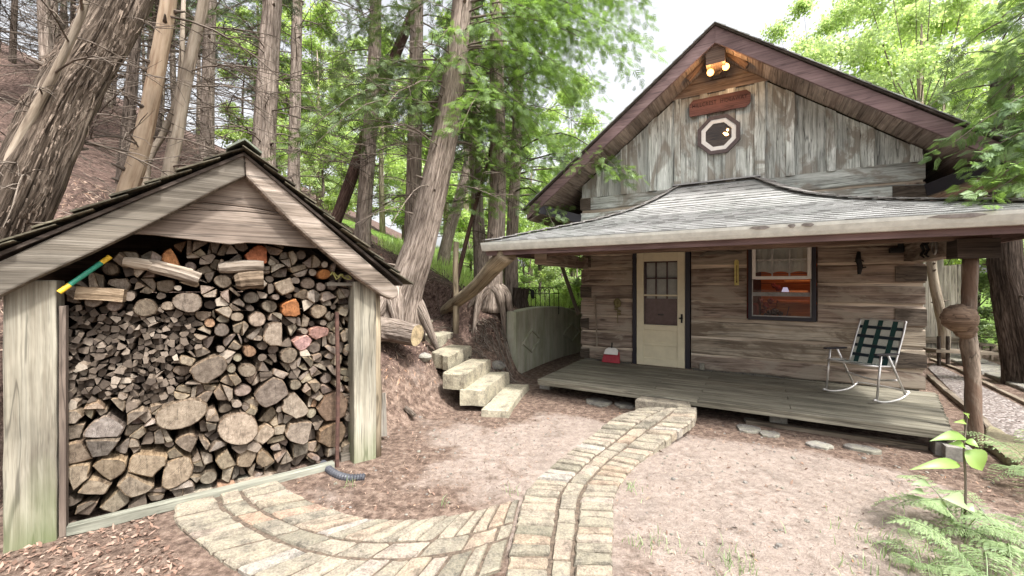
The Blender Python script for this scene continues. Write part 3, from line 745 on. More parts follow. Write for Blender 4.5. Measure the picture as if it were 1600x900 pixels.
# gable
AX = -.53; AZ = 5.60; EX = 3.3; EZ = 3.13; SL = (AZ-EZ)/3.24
RF = WY-.6
def rz(x): return AZ-abs(x-AX)*SL               # fascia top line
FH = .225
def gable():
    mb = MB(CAB); x = XL+.02; i = 0
    ox = cx_(1123); oz = CAB.at(1123, 212, WY)[2]
    while x < XR-.02:
        wd = U(.1, .15) if i % 2 else U(.26, .40); x1 = min(x+wd, XR-.02)
        zt0 = min(4.9, rz(x)-FH-.02); zt1 = min(4.9, rz(x1)-FH-.02)
        zb = 3.325
        n = 7; vs = []
        dep = WY+.0 if i % 2 == 0 else WY-.03
        e = .0 if i % 2 == 0 else .012; o = U(0, 9)
        if max(zt0, zt1) > zb+.03:
            zt0 = max(zt0, zb+.02); zt1 = max(zt1, zb+.02)
            pl = []
            for k in range(n+1):
                t = k/n; pl.append((x+e*.45*math.sin(o+t*9)+U(-.002, .002), dep, zb+(zt0-zb)*t))
            for k in range(n, -1, -1):
                t = k/n; pl.append((x1+e*.45*math.sin(o+t*7+2)+U(-.002, .002), dep, zb+(zt1-zb)*t))
            # quads strip
            vs = []; fs = []; uvs = []; ou = U(0, 20)
            for k in range(n+1):
                l = pl[k]; r = pl[2*n+1-k]; vs += [l, r, (l[0], dep+.04, l[2]), (r[0], dep+.04, r[2])]
            for k in range(n):
                a = k*4; b = a+4
                fs += [[a, a+1, b+1, b], [a+2, a, b, b+2], [a+1, a+3, b+3, b+1]]
                z0 = ou+vs[a][2]; z1 = ou+vs[b][2]
                uvs += [[(z0, x), (z0, x1), (z1, x1), (z1, x)], [(z0, x), (z0, x+.02), (z1, x+.02), (z1, x)], [(z0, x), (z0, x+.02), (z1, x+.02), (z1, x)]]
            fs.append([n*4, n*4+1, n*4+3, n*4+2]); uvs.append([(0, 0)]*4)
            inside = abs((x+x1)/2-ox) < .0
            mb.add(vs, fs, uvs, U(.0, 1) if i % 2 == 0 else U(.75, 1))
        x = x1-(.0 if i % 2 == 0 else 0); i += 1
    o = mb.build('gable_boards', M['gable'], cabin)
    m = MB(CAB)      # peak boards
    m.prism([(AX-(AZ-FH-4.84)/SL, WY-.035, 4.84), (AX+(AZ-FH-4.84)/SL, WY-.035, 4.84), (AX+(AZ-FH-5.02)/SL, WY-.035, 5.02), (AX-(AZ-FH-5.02)/SL, WY-.035, 5.02)], (0, .04, 0), .5)
    m.prism([(AX-(AZ-FH-5.03)/SL, WY-.02, 5.03), (AX+(AZ-FH-5.03)/SL, WY-.02, 5.03), (AX, WY-.02, AZ-FH)], (0, .04, 0), .3)
    m.build('peak_boards', M['soffit'], cabin)
    b = MB(CAB); b.prism([(XL, WY+.2, 3.36), (XR, WY+.2, 3.36), (AX, WY+.2, AZ-.2)], (0, .02, 0)); b.build('gable_backing', M['darkboard'], cabin)
    # fascia boards
    for sg in (-1, 1):
        xe = AX+sg*3.24; f = MB(CAB)
        xw = xe; n = 1
        f.prism([(AX, RF, AZ), (AX, RF, AZ-FH-.03), (xw-sg*.0, RF, rz(xw)-.21), (xw, RF, rz(xw)-.02)], (0, .045, 0), .5)
        f.build('rake_fascia', M['fascia'], cabin, bevel=.004)
        s = MB(CAB)
        # sloping soffit of short boards
        k = 0; xx = abs(XL-AX)*0; st = .19; d = 0.05
        while d < 3.15:
            a = AX+sg*d; b = AX+sg*min(d+st-.006, 3.16); za = rz(a)-FH+.01; zb = rz(b)-FH+.01
            s.prism([(a, RF+.045, za), (b, RF+.045, zb), (b, RF+.045, zb+.025), (a, RF+.045, za+.025)], (0, .57 if d < 2.3 else 6.6, 0)); d += st
        s.build('soffit', M['soffit'], cabin)
        # roof slab + shingle courses (visible edge)
        r = MB(CAB); y1 = WY+6.8
        nrm = 1/math.sqrt(1+SL*SL)
        r.prism([(AX, RF-.03, AZ+.005), (xe+sg*.06, RF-.03, rz(xe+sg*.06)+.005), (xe+sg*.06, RF-.03, rz(xe+sg*.06)+.035), (AX, RF-.03, AZ+.035)], (0, y1-RF, 0), .3, 0)
        r.build('roof_deck', M['darkboard'], cabin)
        r = MB(CAB); nn = 22
        for i in range(nn):
            d0 = 3.34*i/nn; d1 = 3.34*(i+1)/nn; a = AX+sg*d0; b = AX+sg*d1
            r.prism([(a, RF-.045, rz(a)+.037), (b, RF-.045+U(-.006, .006), rz(b)+.037), (b, RF-.045, rz(b)+.058), (a, RF-.045, rz(a)+.043)], (0, y1-RF+.03, 0), None, 0)
        r.build('roof_shingles', M['shingle'], cabin)
        # boxed eave: dark diagonal lookout + pale panel
        w0 = (XL-.01 if sg < 0 else XR+.01, WY-.02, 2.93); e0 = (AX+sg*3.0, RF+.05, 3.10)
        q = MB(CAB); q.beam(w0, e0, .05, .16, (0, 0, 1), .2); q.build('eave_lookout', M['black'], cabin)
        q = MB(CAB); ww = w0[0]
        q.prism([(ww, WY-.0, 2.84), (AX+sg*3.0, RF+.05, 3.0), (AX+sg*3.22, RF+.05, 2.9), (AX+sg*3.22, WY+6, 2.9), (ww, WY+6, 2.84)], (0, 0, .02), .5)
        q.build('eave_panel', M['soffit'], cabin)
        q = MB(CAB); q.beam((AX+sg*3.25, RF+.05, rz(xe)-.11), (AX+sg*3.25, WY+6.7, rz(xe)-.11), .03, .19, (0, 0, 1), .5); q.build('eave_fascia', M['fascia'], cabin)
    # ridge beam end
    q = MB(CAB); q.box(AX-.13, AX+.13, RF+.05, WY+.1, 5.0+.05, 5.36, jit=.006); q.build('ridge_beam', M['redbeam'], cabin)
    for sg in (-1, 1):
        q = MB(CAB); q.beam((AX+sg*.16, RF+.3, 5.28), (AX+sg*.42, RF+.3, 5.0), .06, .1, (0, 1, 0)); q.build('peak_brace', M['redbeam'], cabin)
    # octagon window
    ow_ = thing('dummy', (0, 0, 0), None, None); bpy.data.objects.remove(ow_)
    def octo(r0, r1, y0, y1):
        m = MB(CAB)
        for k in range(8):
            a0 = math.pi/8+k*math.pi/4; a1 = a0+math.pi/4
            p = [(ox+r0*math.cos(a0), oz+r0*math.sin(a0)), (ox+r0*math.cos(a1), oz+r0*math.sin(a1)), (ox+r1*math.cos(a1), oz+r1*math.sin(a1)), (ox+r1*math.cos(a0), oz+r1*math.sin(a0))]
            m.prism([(a, y0, b) for a, b in p], (0, y1-y0, 0), .5)
        return m
    w_ = octo(.275, .335, WY-.075, WY-.03).build('octagon_window', M['octtrim'], cabin)
    octo(.205, .277, WY-.062, WY-.03).build('frame', M['white'], w_)
    g = MB(CAB); g.add([(ox+.21*math.cos(math.pi/8+k*math.pi/4), WY-.04, oz+.21*math.sin(math.pi/8+k*math.pi/4)) for k in range(8)], [list(range(8))]); g.build('pane', M['glass'], w_)
    g = MB(CAB); g.add([(ox+.24*math.cos(math.pi/8+k*math.pi/4), WY-.031, oz+.24*math.sin(math.pi/8+k*math.pi/4)) for k in range(8)], [list(range(8))]); 
    g.build('room_panelling', M['octroom'], w_)
    g = MB(CAB); g.sphere((ox+.115, WY-.037, oz-.01), .03, .004, .022, 8, 6, .25); g.sphere((ox+.085, WY-.037, oz+.015), .018, .004, .014, 7, 5, .3); g.sphere((ox+.13, WY-.037, oz+.06), .014, .004, .02, 7, 5, .3); g.build('lamp_glint', M['lampglow'], w_)
    return ox, oz
ox, oz = gable()

# sign with carved letters
def sign():
    a = CAB.at(1077, 172, WY-.06); b = CAB.at(1173, 151, WY-.06); t = thing('cabin_sign', CAB.w((a[0]+b[0])/2, WY-.06, a[2]), 'red brown cedar name board with carved lettering above the octagon window', 'sign')
    zc = (a[2]+b[2])/2; x0, x1 = a[0], b[0]; h = .135; c = .06
    m = MB(CAB); m.prism([(x0, WY-.075, zc-h+c*.3), (x0+c*.3, WY-.075, zc-h), (x1-c, WY-.075, zc-h), (x1, WY-.075, zc-h+c), (x1, WY-.075, zc+h-c), (x1-c, WY-.075, zc+h), (x0+c, WY-.075, zc+h), (x0, WY-.075, zc+h-c)], (0, .035, 0), .5)
    m.build('board', M['sign'], t, bevel=.006)
    for txt, dz, sz in (('HILLCREST  HIDEAWAY', .03, .092),):
        cu = bpy.data.curves.new('lettering', 'FONT'); cu.body = txt; cu.size = sz; cu.extrude = .004; cu.align_x = 'CENTER'; cu.space_character = 1.15
        o = bpy.data.objects.new('lettering', cu); C.objects.link(o)
        dg = bpy.context.evaluated_depsgraph_get(); dg.update()
        me = bpy.data.meshes.new_from_object(o.evaluated_get(dg)); bpy.data.objects.remove(o)
        o = bpy.data.objects.new('lettering', me); C.objects.link(o); me.materials.clear(); me.materials.append(M['reddk'])
        wp = Vector(CAB.w((x0+x1)/2, WY-.076, zc+dz-.03)); o.parent = t; o.location = wp-t.location
        o.rotation_euler = (math.radians(90), 0, math.atan2(CAB.u[1], CAB.u[0]))
        W_ = max(v.co.x for v in me.vertices)-min(v.co.x for v in me.vertices); k = (x1-x0-.1)/W_; o.scale = (k, 1, 1)
M['reddk'] = plain('carved_letter_stain', (.035, .015, .012), .8)
sign()

# floodlights
def floods():
    t = thing('floodlight_pair', CAB.w(AX, RF+.3, 4.9), 'pair of lit amber floodlight bulbs under the gable peak', 'floodlight')
    m = MB(CAB); m.box(AX-.05, AX+.05, RF+.34, RF+.42, 5.0, 5.05); m.build('mount', M['darkboard'], t)
    for px, py in ((1110, 113), (1134, 104)):
        x, y, z = CAB.at(px, py, RF+.2)
        n = MB(CAB); n.tube([(AX+(.03 if px > 1120 else -.03), RF+.3, 5.0), (x, y+.1, z+.03), (x, y+.05, z+.01)], [.015, .02, .045], 10); n.build('socket', M['darkboard'], t)
        n = MB(CAB); n.tube([(x, y+.06, z+.015), (x, y+.02, z+.004), (x, y-.01, z-.004)], [.03, .05, .05], 14); b = n.build('bulb', M['bulb'], t)
        ld = bpy.data.lights.new('floodlight_beam', 'POINT'); ld.energy = 1.9; ld.color = (1, .55, .22); ld.shadow_soft_size = .05
        lo = bpy.data.objects.new('floodlight_beam', ld); C.objects.link(lo); lo.location = CAB.w(x, y-.12, z-.02)
floods()

# ------------------------------------------------------------ porch roof
HX0, HX1 = -1.17, .02; PY0 = 5.1; PX0 = -3.43; PX1 = 2.32
prof = [(0, 3.35), (.16, 3.05), (.3, 2.86), (.47, 2.69), (.64, 2.56), (.81, 2.44), (1, 2.29)]
def pz(t):
    t = min(max(t, 0), 1)
    for (a, za), (b, zb) in zip(prof, prof[1:]):
        if t <= b: return za+(zb-za)*(t-a)/(b-a)
    return prof[-1][1]
def porch_roof():
    nc = 24; th = .012
    m = MB(CAB)
    def hipL(t): return HX0+(PX0-HX0)*t
    def hipR(t): return HX1+(PX1-HX1)*t
    def yy(t): return WY-(WY-PY0)*t
    for i in range(nc):
        t0 = i/nc; t1 = (i+1)/nc+.004; t1 = min(t1, 1.004)
        z0 = pz(t0)+.004; z1 = pz(min(t1, 1))+th+.006; n = 40
        for k in range(n):
            f0 = k/n; f1 = (k+1)/n
            xa = hipL(t0)+(hipR(t0)-hipL(t0))*f0; xb = hipL(t0)+(hipR(t0)-hipL(t0))*f1
            xc = hipL(t1)+(hipR(t1)-hipL(t1))*f1; xd = hipL(t1)+(hipR(t1)-hipL(t1))*f0
            jj = 0
            vs = [(xa, yy(t0), z0), (xb, yy(t0), z0), (xc, yy(t1), z1), (xd, yy(t1), z1), (xc, yy(t1), z1-th), (xd, yy(t1), z1-th)]
            v0 = i*.125; uv = [[(xd, v0), (xc, v0), (xc, v0+.12), (xd, v0+.12)], [(xd, v0+.12), (xc, v0+.12), (xc, v0+.12), (xd, v0+.12)]]
            m.add(vs, [[0, 3, 2, 1], [3, 5, 4, 2]], [[uv[0][0], uv[0][3], uv[0][2], uv[0][1]], uv[1]], .5)
        for hx, sg in ((hipL, -1), (hipR, 1)):       # side slopes
            n = 6; ya0, yb0 = yy(t0), WY+.5; ya1, yb1 = yy(t1), WY+.5
            for k in range(n):
                f0 = k/n; f1 = (k+1)/n; y0 = ya0+(yb0-ya0)*f0; y1 = ya0+(yb0-ya0)*f1; y2 = ya1+(yb1-ya1)*f1; y3 = ya1+(yb1-ya1)*f0
                vs = [(hx(t0), y0, z0), (hx(t0), y1, z0), (hx(t1), y2, z1), (hx(t1), y3, z1), (hx(t1), y2, z1-th), (hx(t1), y3, z1-th)]
                if abs(hx(t1)-AX) < 2.3 and k >= n-1: continue
                v0 = i*.125
                m.add(vs, [[0, 1, 2, 3], [3, 2, 4, 5]], [[(y0, v0), (y1, v0), (y1, v0+.12), (y0, v0+.12)], [(y3, v0+.12)]*4], .5)
    pr = m.build('porch_roof', M['shingle'], cabin)
    # hip caps and ridge flashing
    for hx, sg in ((hipL, -1), (hipR, 1)):
        c = MB(CAB); n = 15
        for i in range(n):
            a = i/n; b = (i+1)/n+.012
            p0 = Vector((hx(a), yy(a), pz(a)+.02)); p1 = Vector((hx(b), yy(b), pz(min(b, 1))+.034))
            c.beam(p0, p1, .2, .012, (0, 0, 1))
        c.build('hip_cap', M['hipcap'], pr)
    fl = MB(CAB); fl.beam((HX0-.05, WY-.05, 3.365), (HX1+.05, WY-.05, 3.365), .1, .02); fl.build('flashing', M['steel'], pr)
    # underside
    u = MB(CAB)
    n = 8
    for i in range(n):
        t0, t1 = i/n, (i+1)/n
        z0, z1 = pz(t0)-.06, pz(t1)-.06
        if t0 > .55:
            u.add([(hipL(t0), yy(t0), z0), (hipR(t0), yy(t0), z0), (hipR(t1), yy(t1), z1), (hipL(t1), yy(t1), z1)], [[0, 1, 2, 3]])
            for hx in (hipL, hipR): u.add([(hx(t0), yy(t0), z0), (hx(t0), WY+.5, z0), (hx(t1), WY+.5, z1), (hx(t1), yy(t1), z1)], [[0, 1, 2, 3]])
    u.add([(PX0+.9, PY0+.9, 2.34), (PX1-.9, PY0+.9, 2.34), (PX1-.4, WY, 2.36), (PX0+.4, WY, 2.36)], [[0, 1, 2, 3]])
    u.build('porch_ceiling', M['soffit'], cabin)
    # fascia + gutter
    f = MB(CAB); f.box(PX0, PX1, PY0+.02, PY0+.05, 2.10, 2.285, .5); f.box(PX0-.015, PX0+.015, PY0+.02, WY+.5, 2.13, 2.29, .5); f.box(PX1-.015, PX1+.015, PY0+.02, WY+.5, 2.13, 2.29, .5)
    f.build('porch_fascia', M['fascia'], cabin)
    g = MB(CAB); sec = [(PY0+.018, 2.285), (PY0+.018, 2.165), (PY0-.055, 2.165), (PY0-.075, 2.2), (PY0-.095, 2.25), (PY0-.1, 2.283), (PY0-.082, 2.283), (PY0-.07, 2.2), (PY0-.0, 2.18), (PY0+.0, 2.285)]
    g.prism([(PX0-.03, a, b) for a, b in sec], (PX1-PX0+.06, 0, 0), .5)
    gt = g.build('gutter', M['gutter'], cabin)
    for px, w_ in ((1187, 14), (1237, 5), (1262, 8), (1495, 28)):
        x = CAB.at(px, 370, PY0-.1)[0]; k = MB(CAB); ww = w_/F*4.3
        k.prism([(x-ww, PY0-.101, 2.262), (x-ww*.3, PY0-.098, 2.245), (x+ww*.5, PY0-.098, 2.24), (x+ww, PY0-.101, 2.26), (x+ww*.6, PY0-.104, 2.277), (x-ww*.6, PY0-.104, 2.277)], (0, .006, 0)); k.build('peeled_patch', M['steel'], gt)
    g = MB(CAB)
    b = MB(CAB); b.box(-3.03, 1.96, 5.77, 5.93, 2.11, 2.27, .5, seg=14, jit=.004); b.build('porch_beam', M['redbeam'], cabin)
    b = MB(CAB); b.beam((-2.86, 5.75, 2.08), (-2.86, WY, 2.08), .2, .2, seg=8, jit=.008); b.build('tie_beam', M['log'], cabin)
    b = MB(CAB); b.beam((1.85, 5.98, 2.075), (1.85, WY, 2.09), .22, .22, seg=8, jit=.008); tb = b.build('tie_beam', M['log'], cabin)
    b = MB(CAB); b.box(1.7, 1.99, 5.70, 5.97, 1.93, 2.11, .2, jit=.008); b.build('beam_block', M['darkboard'], cabin)
    # rafter tails hidden in the shade
    b = MB(CAB)
    for k in range(12):
        x = -3.0+k*.43
        b.beam((x, PY0+.1, 2.17), (x, WY, 2.33), .04, .1, (0, 0, 1))
    b.build('rafters', M['soffit'], cabin)
    # burl post
    pts = [CAB.w(1.85, 5.84, z) for z in (.05, .4, .8, 1.05, 1.2, 1.35, 1.55, 1.93)]
    bx = [(.02, 0), (.01, 0), (0, 0), (-.03, 0), (-.04, 0), (-.04, 0), (-.03, 0), (-.02, 0)]
    pts = [(p[0]+b_[0], p[1]+b_[1], p[2]) for p, b_ in zip(pts, bx)]
    pp = spline(pts, 26); m = MB(); m.tube([tuple(p) for p in pp], [.06+.005*math.sin(i*.7) if i < 13 else .057 for i in range(26)], 14, .07, flute=.06)
    po = m.build('porch_post', M['palepost2'], cabin, smooth=True)
    m = MB(); c = P(1500, 497, 3.98); m.sphere((c[0]-.03, c[1]-.02, c[2]), .13, .13, .13, 20, 14, .07); m.sphere((c[0]+.02, c[1]-.02, c[2]-.08), .085, .09, .12, 14, 9, .08); m.sphere((c[0]+.13, c[1]+.08, c[2]-.0), .09, .08, .11, 12, 9, .12); m.build('burl', M['burl'], po, smooth=True)
M['hipcap'] = plain('hip_cap_shingle', (.2, .19, .18), .9, var=.3, sc=30)
M['palepost2'] = wood('peeled_post_wood', (.09, .066, .05), (.2, .155, .12), (.3, .245, .195), 16, 3, .1, stain=(.13, .08, .055), bump=.8)
porch_roof()

# ------------------------------------------------------------ deck
def deck():
    m = MB(CAB); y0 = 5.62; n = 13; st = (WY-y0)/n
    for i in range(n):
        y = y0+i*st; t = i/n; xr = 1.66+t*.42+U(-.006, .006); xl = -2.84-U(0, .012)-.04*t
        # two boards per row butted at different joints
        j = [-.62, .35, -1.2][i % 3]
        m.box(xl, j-.003, y+.004, y+st-.004, DZ-.035, DZ, seg=6, jit=.0012); m.box(j+.003, xr, y+.004, y+st-.004, DZ-.035, DZ, seg=6, jit=.0012)
    d = m.build('porch_deck', M['deck'], cabin, bevel=.003)
    m = MB(CAB); m.box(-2.84, 1.66, y0+.006, y0+.045, DZ-.08, DZ-.037, .5, seg=10, jit=.002); m.box(-2.84, -2.8, y0+.05, WY-.05, DZ-.08, DZ-.037, .5); m.beam((1.64, y0+.05, DZ-.076), (2.03, WY-.05, DZ-.076), .04, .078, rnd=.5)
    for k in range(9): m.box(-2.6+k*.52, -2.55+k*.52, y0+.16, WY-.06, DZ-.12, DZ-.04)
    m.build('rim_joist', M['deck'], d)
    for px, py, lab in ((853, 602, 'a'), (1216, 655, 'b'), (1478, 700, 'c')):
        x, y = gp(px, py, .06); xl, yl = CAB.loc(x, y); k = MB(CAB); s_ = .09
        k.box(xl-s_, xl+s_, yl-.05, yl+.12, -.02, DZ-.12, jit=.003); k.build('pier_block', M['concrete'], d, bevel=.006)
    m = MB(CAB); m.box(-.1, 1.5, y0+.12, y0+.2, -.02, .04); m.build('ground_skid', M['timber'], d)
deck()
# end stone of the path at deck
ks = MB(CAB)
a = CAB.loc(*gp(1004, 618, .2)); b = CAB.loc(*gp(1080, 628, .2))
stone_pts = [CAB.w(a[0]-.02, 5.36)[:2], CAB.w(b[0]+.03, 5.36)[:2], CAB.w(b[0]+.0, 5.58)[:2], CAB.w(a[0]-.0, 5.58)[:2]]
ks = MB(); stone(ks, stone_pts, .215, -.02, .008); ks.build('step_slab', M['paver'], label='long mossy stone slab stepping up to the porch deck edge', cat='stone slab')

# ------------------------------------------------------------ door
def door():
    t = thing('x', (0, 0, 0), None, None); bpy.data.objects.remove(t)
    fy = WY-.02
    for a, b in ((dX0-.075, dX0), (dX1, dX1+.075)):
        pass
    j = MB(CAB); j.box(dX0-.065, dX0-.002, WY-.04, WY+.15, DZ, 2.34, .5); j.box(dX1+.002, dX1+.075, WY-.04, WY+.15, DZ, 2.34, .5); j.box(dX0-.06, dX1+.07, WY-.02, WY+.15, 2.31, 2.34, .5)
    j.build('door_casing', M['black'], cabin)
    z0 = DZ+.012; z1 = 2.3; W_ = dX1-dX0; m = MB(CAB); y0, y1 = WY-.03, WY+.012
    def zpx(py): return CAB.at(1032, py, WY-.03)[2]
    gt, gm, gb = zpx(408), zpx(461.5), zpx(508)
    lw = W_*.155
    m.box(dX0+.004, dX0+lw, y0, y1, z0, z1, .5); m.box(dX1-lw, dX1-.004, y0, y1, z0, z1, .5)
    m.box(dX0+lw, dX1-lw, y0, y1, gt, z1, .5); m.box(dX0+lw, dX1-lw, y0+.001, y1, gm-.014, gm+.014, .5); 
    zb = [z0, z0+.13, z0+.35, z0+.41, z0+.62, gb]
    m.box(dX0+lw, dX1-lw, y0, y1, zb[0], zb[1], .5); m.box(dX0+lw, dX1-lw, y0, y1, zb[2], zb[3], .5); m.box(dX0+lw, dX1-lw, y0, y1, zb[4], zb[5], .5)
    d = m.build('door', M['cream'], cabin, bevel=.005)
    p = MB(CAB); p.box(dX0+lw, dX1-lw, y0+.018, y1-.004, zb[1], zb[2], .5); p.box(dX0+lw, dX1-lw, y0+.018, y1-.004, zb[3], zb[4], .5); p.build('lower_panel', M['cream'], d)
    g = MB(CAB); x0, x1 = dX0+lw, dX1-lw
    g.add([(x0, WY-.01, gb), (x1, WY-.01, gb), (x1, WY-.01, gt), (x0, WY-.01, gt)], [[0, 1, 2, 3]]); g.build('pane', M['glass'], d)
    # inner door seen through the glass
    i = MB(CAB); i.box(dX0-.02, dX1+.02, WY+.09, WY+.13, DZ, gm-.06, .5, mat=0)
    i.box(dX0-.02, x0+.02, WY+.09, WY+.13, gm-.06, z1, .5); i.box(x1-.02, dX1+.02, WY+.09, WY+.13, gm-.06, z1, .5); i.box(dX0, dX1, WY+.09, WY+.13, gt-.02, z1, .5)
    for k in (1, 2): xx = x0+(x1-x0)*k/3; i.box(xx-.012, xx+.012, WY+.085, WY+.12, gm-.06, gt, .5)
    i.box(x0, x1, WY+.085, WY+.12, (gm+gt)/2-.012, (gm+gt)/2+.012, .5)
    inn = i.build('inner_door', M['redbrown'], cabin)
    k = MB(CAB); k.box(x0, x1, WY+.135, WY+.15, gm-.06, gt, .5); k.build('curtain', M['blind'], inn)
    k = MB(CAB); k.box((x0+x1)/2-.06, (x0+x1)/2+.04, WY+.08, WY+.1, gb+.16, gb+.19, .5); k.build('mail_slot', M['iron'], inn)
    h = MB(CAB); hx, hz = dX1-.055, zpx(496)
    h.sphere((hx, WY-.06, hz), .022, .03, .022, 10, 7); h.box(hx-.014, hx+.014, WY-.04, WY-.03, hz-.08, hz+.07, .5); h.beam((hx-.005, WY-.07, hz), (hx-.04, WY-.075, hz), .02, .02)
    h.build('handle', M['iron'], d)
    for z in (.5, 2.1):
        q = MB(CAB); q.tube([(dX0+.0, WY-.045, z-.05), (dX0+.0, WY-.045, z+.05)], .009, 8); q.build('hinge', M['iron'], d)
    s = MB(CAB); s.box(dX0-.1, dX1+.12, WY-.09, WY+.1, DZ-.02, DZ+.012, .4); s.build('door_sill', M['timber'], cabin)
M['redbrown'] = plain('dark_red_brown_door_paint', (.13, .075, .072), .6)
door()

# ------------------------------------------------------------ window
def window():
    m = MB(CAB); x0, x1, z0, z1 = wX0, wX1, wz0, wz1+.06; fw = .05
    m.box(x0, x0+fw, WY-.05, WY+.12, z0, z1, .5); m.box(x1-fw*1.1, x1, WY-.05, WY+.12, z0, z1, .5); m.box(x0+fw, x1-fw*1.1, WY-.048, WY+.12, z0, z0+.055, .5); m.box(x0+fw, x1-fw, WY-.048, WY+.12, z1-.02, z1, .5)
    o = m.build('window', M['black'], cabin, bevel=.003)
    a0, a1, b0 = x0+fw+.002, x1-fw*1.1-.002, z0+.058; zm = CAB.at(1222, 436, WY)[2]
    s = MB(CAB); s.box(a0, a0+.05, WY-.035, WY+.02, zm, z1-.02, .5); s.box(a1-.05, a1, WY-.035, WY+.02, zm, z1-.02, .5); s.box(a0+.05, a1-.05, WY-.033, WY+.02, zm-.005, zm+.045, .5)
    s.build('upper_sash', M['white'], o, bevel=.003)
    s = MB(CAB); s.box(a0, a0+.014, WY-.03, WY+.0, b0, zm-.006, .5); s.box(a1-.014, a1, WY-.03, WY+.0, b0, zm-.006, .5); s.box(a0+.014, a1-.014, WY-.029, WY+.0, b0, b0+.016, .5)
    zs = CAB.at(1222, 460, WY)[2]; s.box(a0+.014, a1-.014, WY+.03, WY+.06, zs-.03, zs+.03, .5)
    s.build('lower_sash', M['sashgrey'], o)
    s = MB(CAB); A = a0+.05; B = a1-.05
    for k in (1, 2): xx = A+(B-A)*k/3; s.box(xx-.01, xx+.01, WY-.012, WY+.01, zm+.045, z1-.02, .5)
    zz = CAB.at(1222, 406, WY)[2]; s.box(A, B, WY-.013, WY+.01, zz-.012, zz+.012, .5); s.build('muntins', M['sashgrey'], o)
    g = MB(CAB); g.add([(a0, WY+.0, b0), (a1, WY+.0, b0), (a1, WY+.0, z1-.02), (a0, WY+.0, z1-.02)], [[0, 1, 2, 3]]); g.build('pane', M['glass'], o)
    # blind with scalloped hem
    b = MB(CAB); n = 24; top = z1; vs = []
    for k in range(n+1):
        xx = A-.03+(B-A+.06)*k/n; h = zm+.09+.03*abs(math.sin(k/n*math.pi*3)); vs += [(xx, WY+.10+.006*math.sin(k*1.9), h), (xx, WY+.10+.006*math.sin(k*1.9), top)]
    b.add(vs, [[2*k, 2*k+2, 2*k+3, 2*k+1] for k in range(n)], None, .5); b.build('blind', M['blind'], o)
    # room behind
    r = MB(CAB); X0, X1, Y1 = wX0-.7, XR-.25, WY+2.4
    r.box(X0, X1, Y1, Y1+.05, .24, 2.6, .5, mat=1)
    for k in range(10): r.box(X0+.9, X1, Y1-.03, Y1-.002, .3+k*.2, .49+k*.2)
    r.box(X0-.05, X0, WY+.3, Y1, .24, 2.6, .5, 1); r.box(X1, X1+.04, WY+.25, Y1, .24, 2.6, None, 0); r.box(X0, X1, WY+.25, Y1, 2.6, 2.65, .5, 0)
    r.build('room_walls', [M['orangewood'], M['interior']], cabin)
    def q(px, py, d): return CAB.at(px, py, WY+d)
    def panel(px0, px1, py0, py1, d, th): 
        a_ = q(px0, py1, d); b_ = q(px1, py0, d); f.box(a_[0], b_[0], WY+d, WY+d+th, a_[2], b_[2], None)
    f = MB(CAB); panel(1214, 1285, 474, 500, .9, .3); panel(1216, 1285, 471, 474.5, .86, .4); panel(1236, 1285, 491, 493.5, .85, .03); f.build('counter', M['orangewood'], cabin)
    f = MB(CAB); panel(1226, 1262, 454, 456.5, 1.3, .2); panel(1226, 1285, 438, 439.5, 1.3, .2); f.build('shelf', M['shelfpale'], cabin)
    f = MB(CAB); panel(1160, 1185, 474, 505, .6, .12); f.build('armchair', M['reddark'], cabin, bevel=.03)
    f = MB(CAB)
    for px, py, r_ in ((1203, 489, .05), (1211, 487, .06), (1219, 490, .045), (1196, 492, .03)): c_ = q(px, py, .5); f.sphere(c_, r_, r_, r_*.9, 9, 6, .2)
    c_ = q(1229, 494, .5); d_ = q(1233, 479, .5); f.tube([c_, d_], .006, 5); f.build('table_clutter', M['black'], cabin)
    f = MB(CAB)
    for px, py, r_ in ((1188, 470, .05), (1196, 478, .06), (1204, 470, .05), (1192, 486, .04), (1209, 446, .04), (1216, 450, .05)): c_ = q(px, py, 1.0); f.sphere(c_, r_, r_*.5, r_, 8, 6, .3)
    f.build('floral_cushion', M['reddark'], cabin)
    f = MB(CAB); c_ = q(1227, 456, .8); d_ = q(1227, 449, .8); f.tube([c_, d_], [.055, .03], 12); f.build('lamp_shade', M['shade'], cabin)
    ld = bpy.data.lights.new('room_lamp', 'POINT'); ld.energy = 6; ld.color = (1, .5, .2); ld.shadow_soft_size = .1
    lo = bpy.data.objects.new('room_lamp', ld); C.objects.link(lo); lo.location = CAB.w(wX1+.15, WY+.7, 2.2)
M['sashgrey'] = plain('grey_sash_paint', (.34, .33, .31), .5)
window()

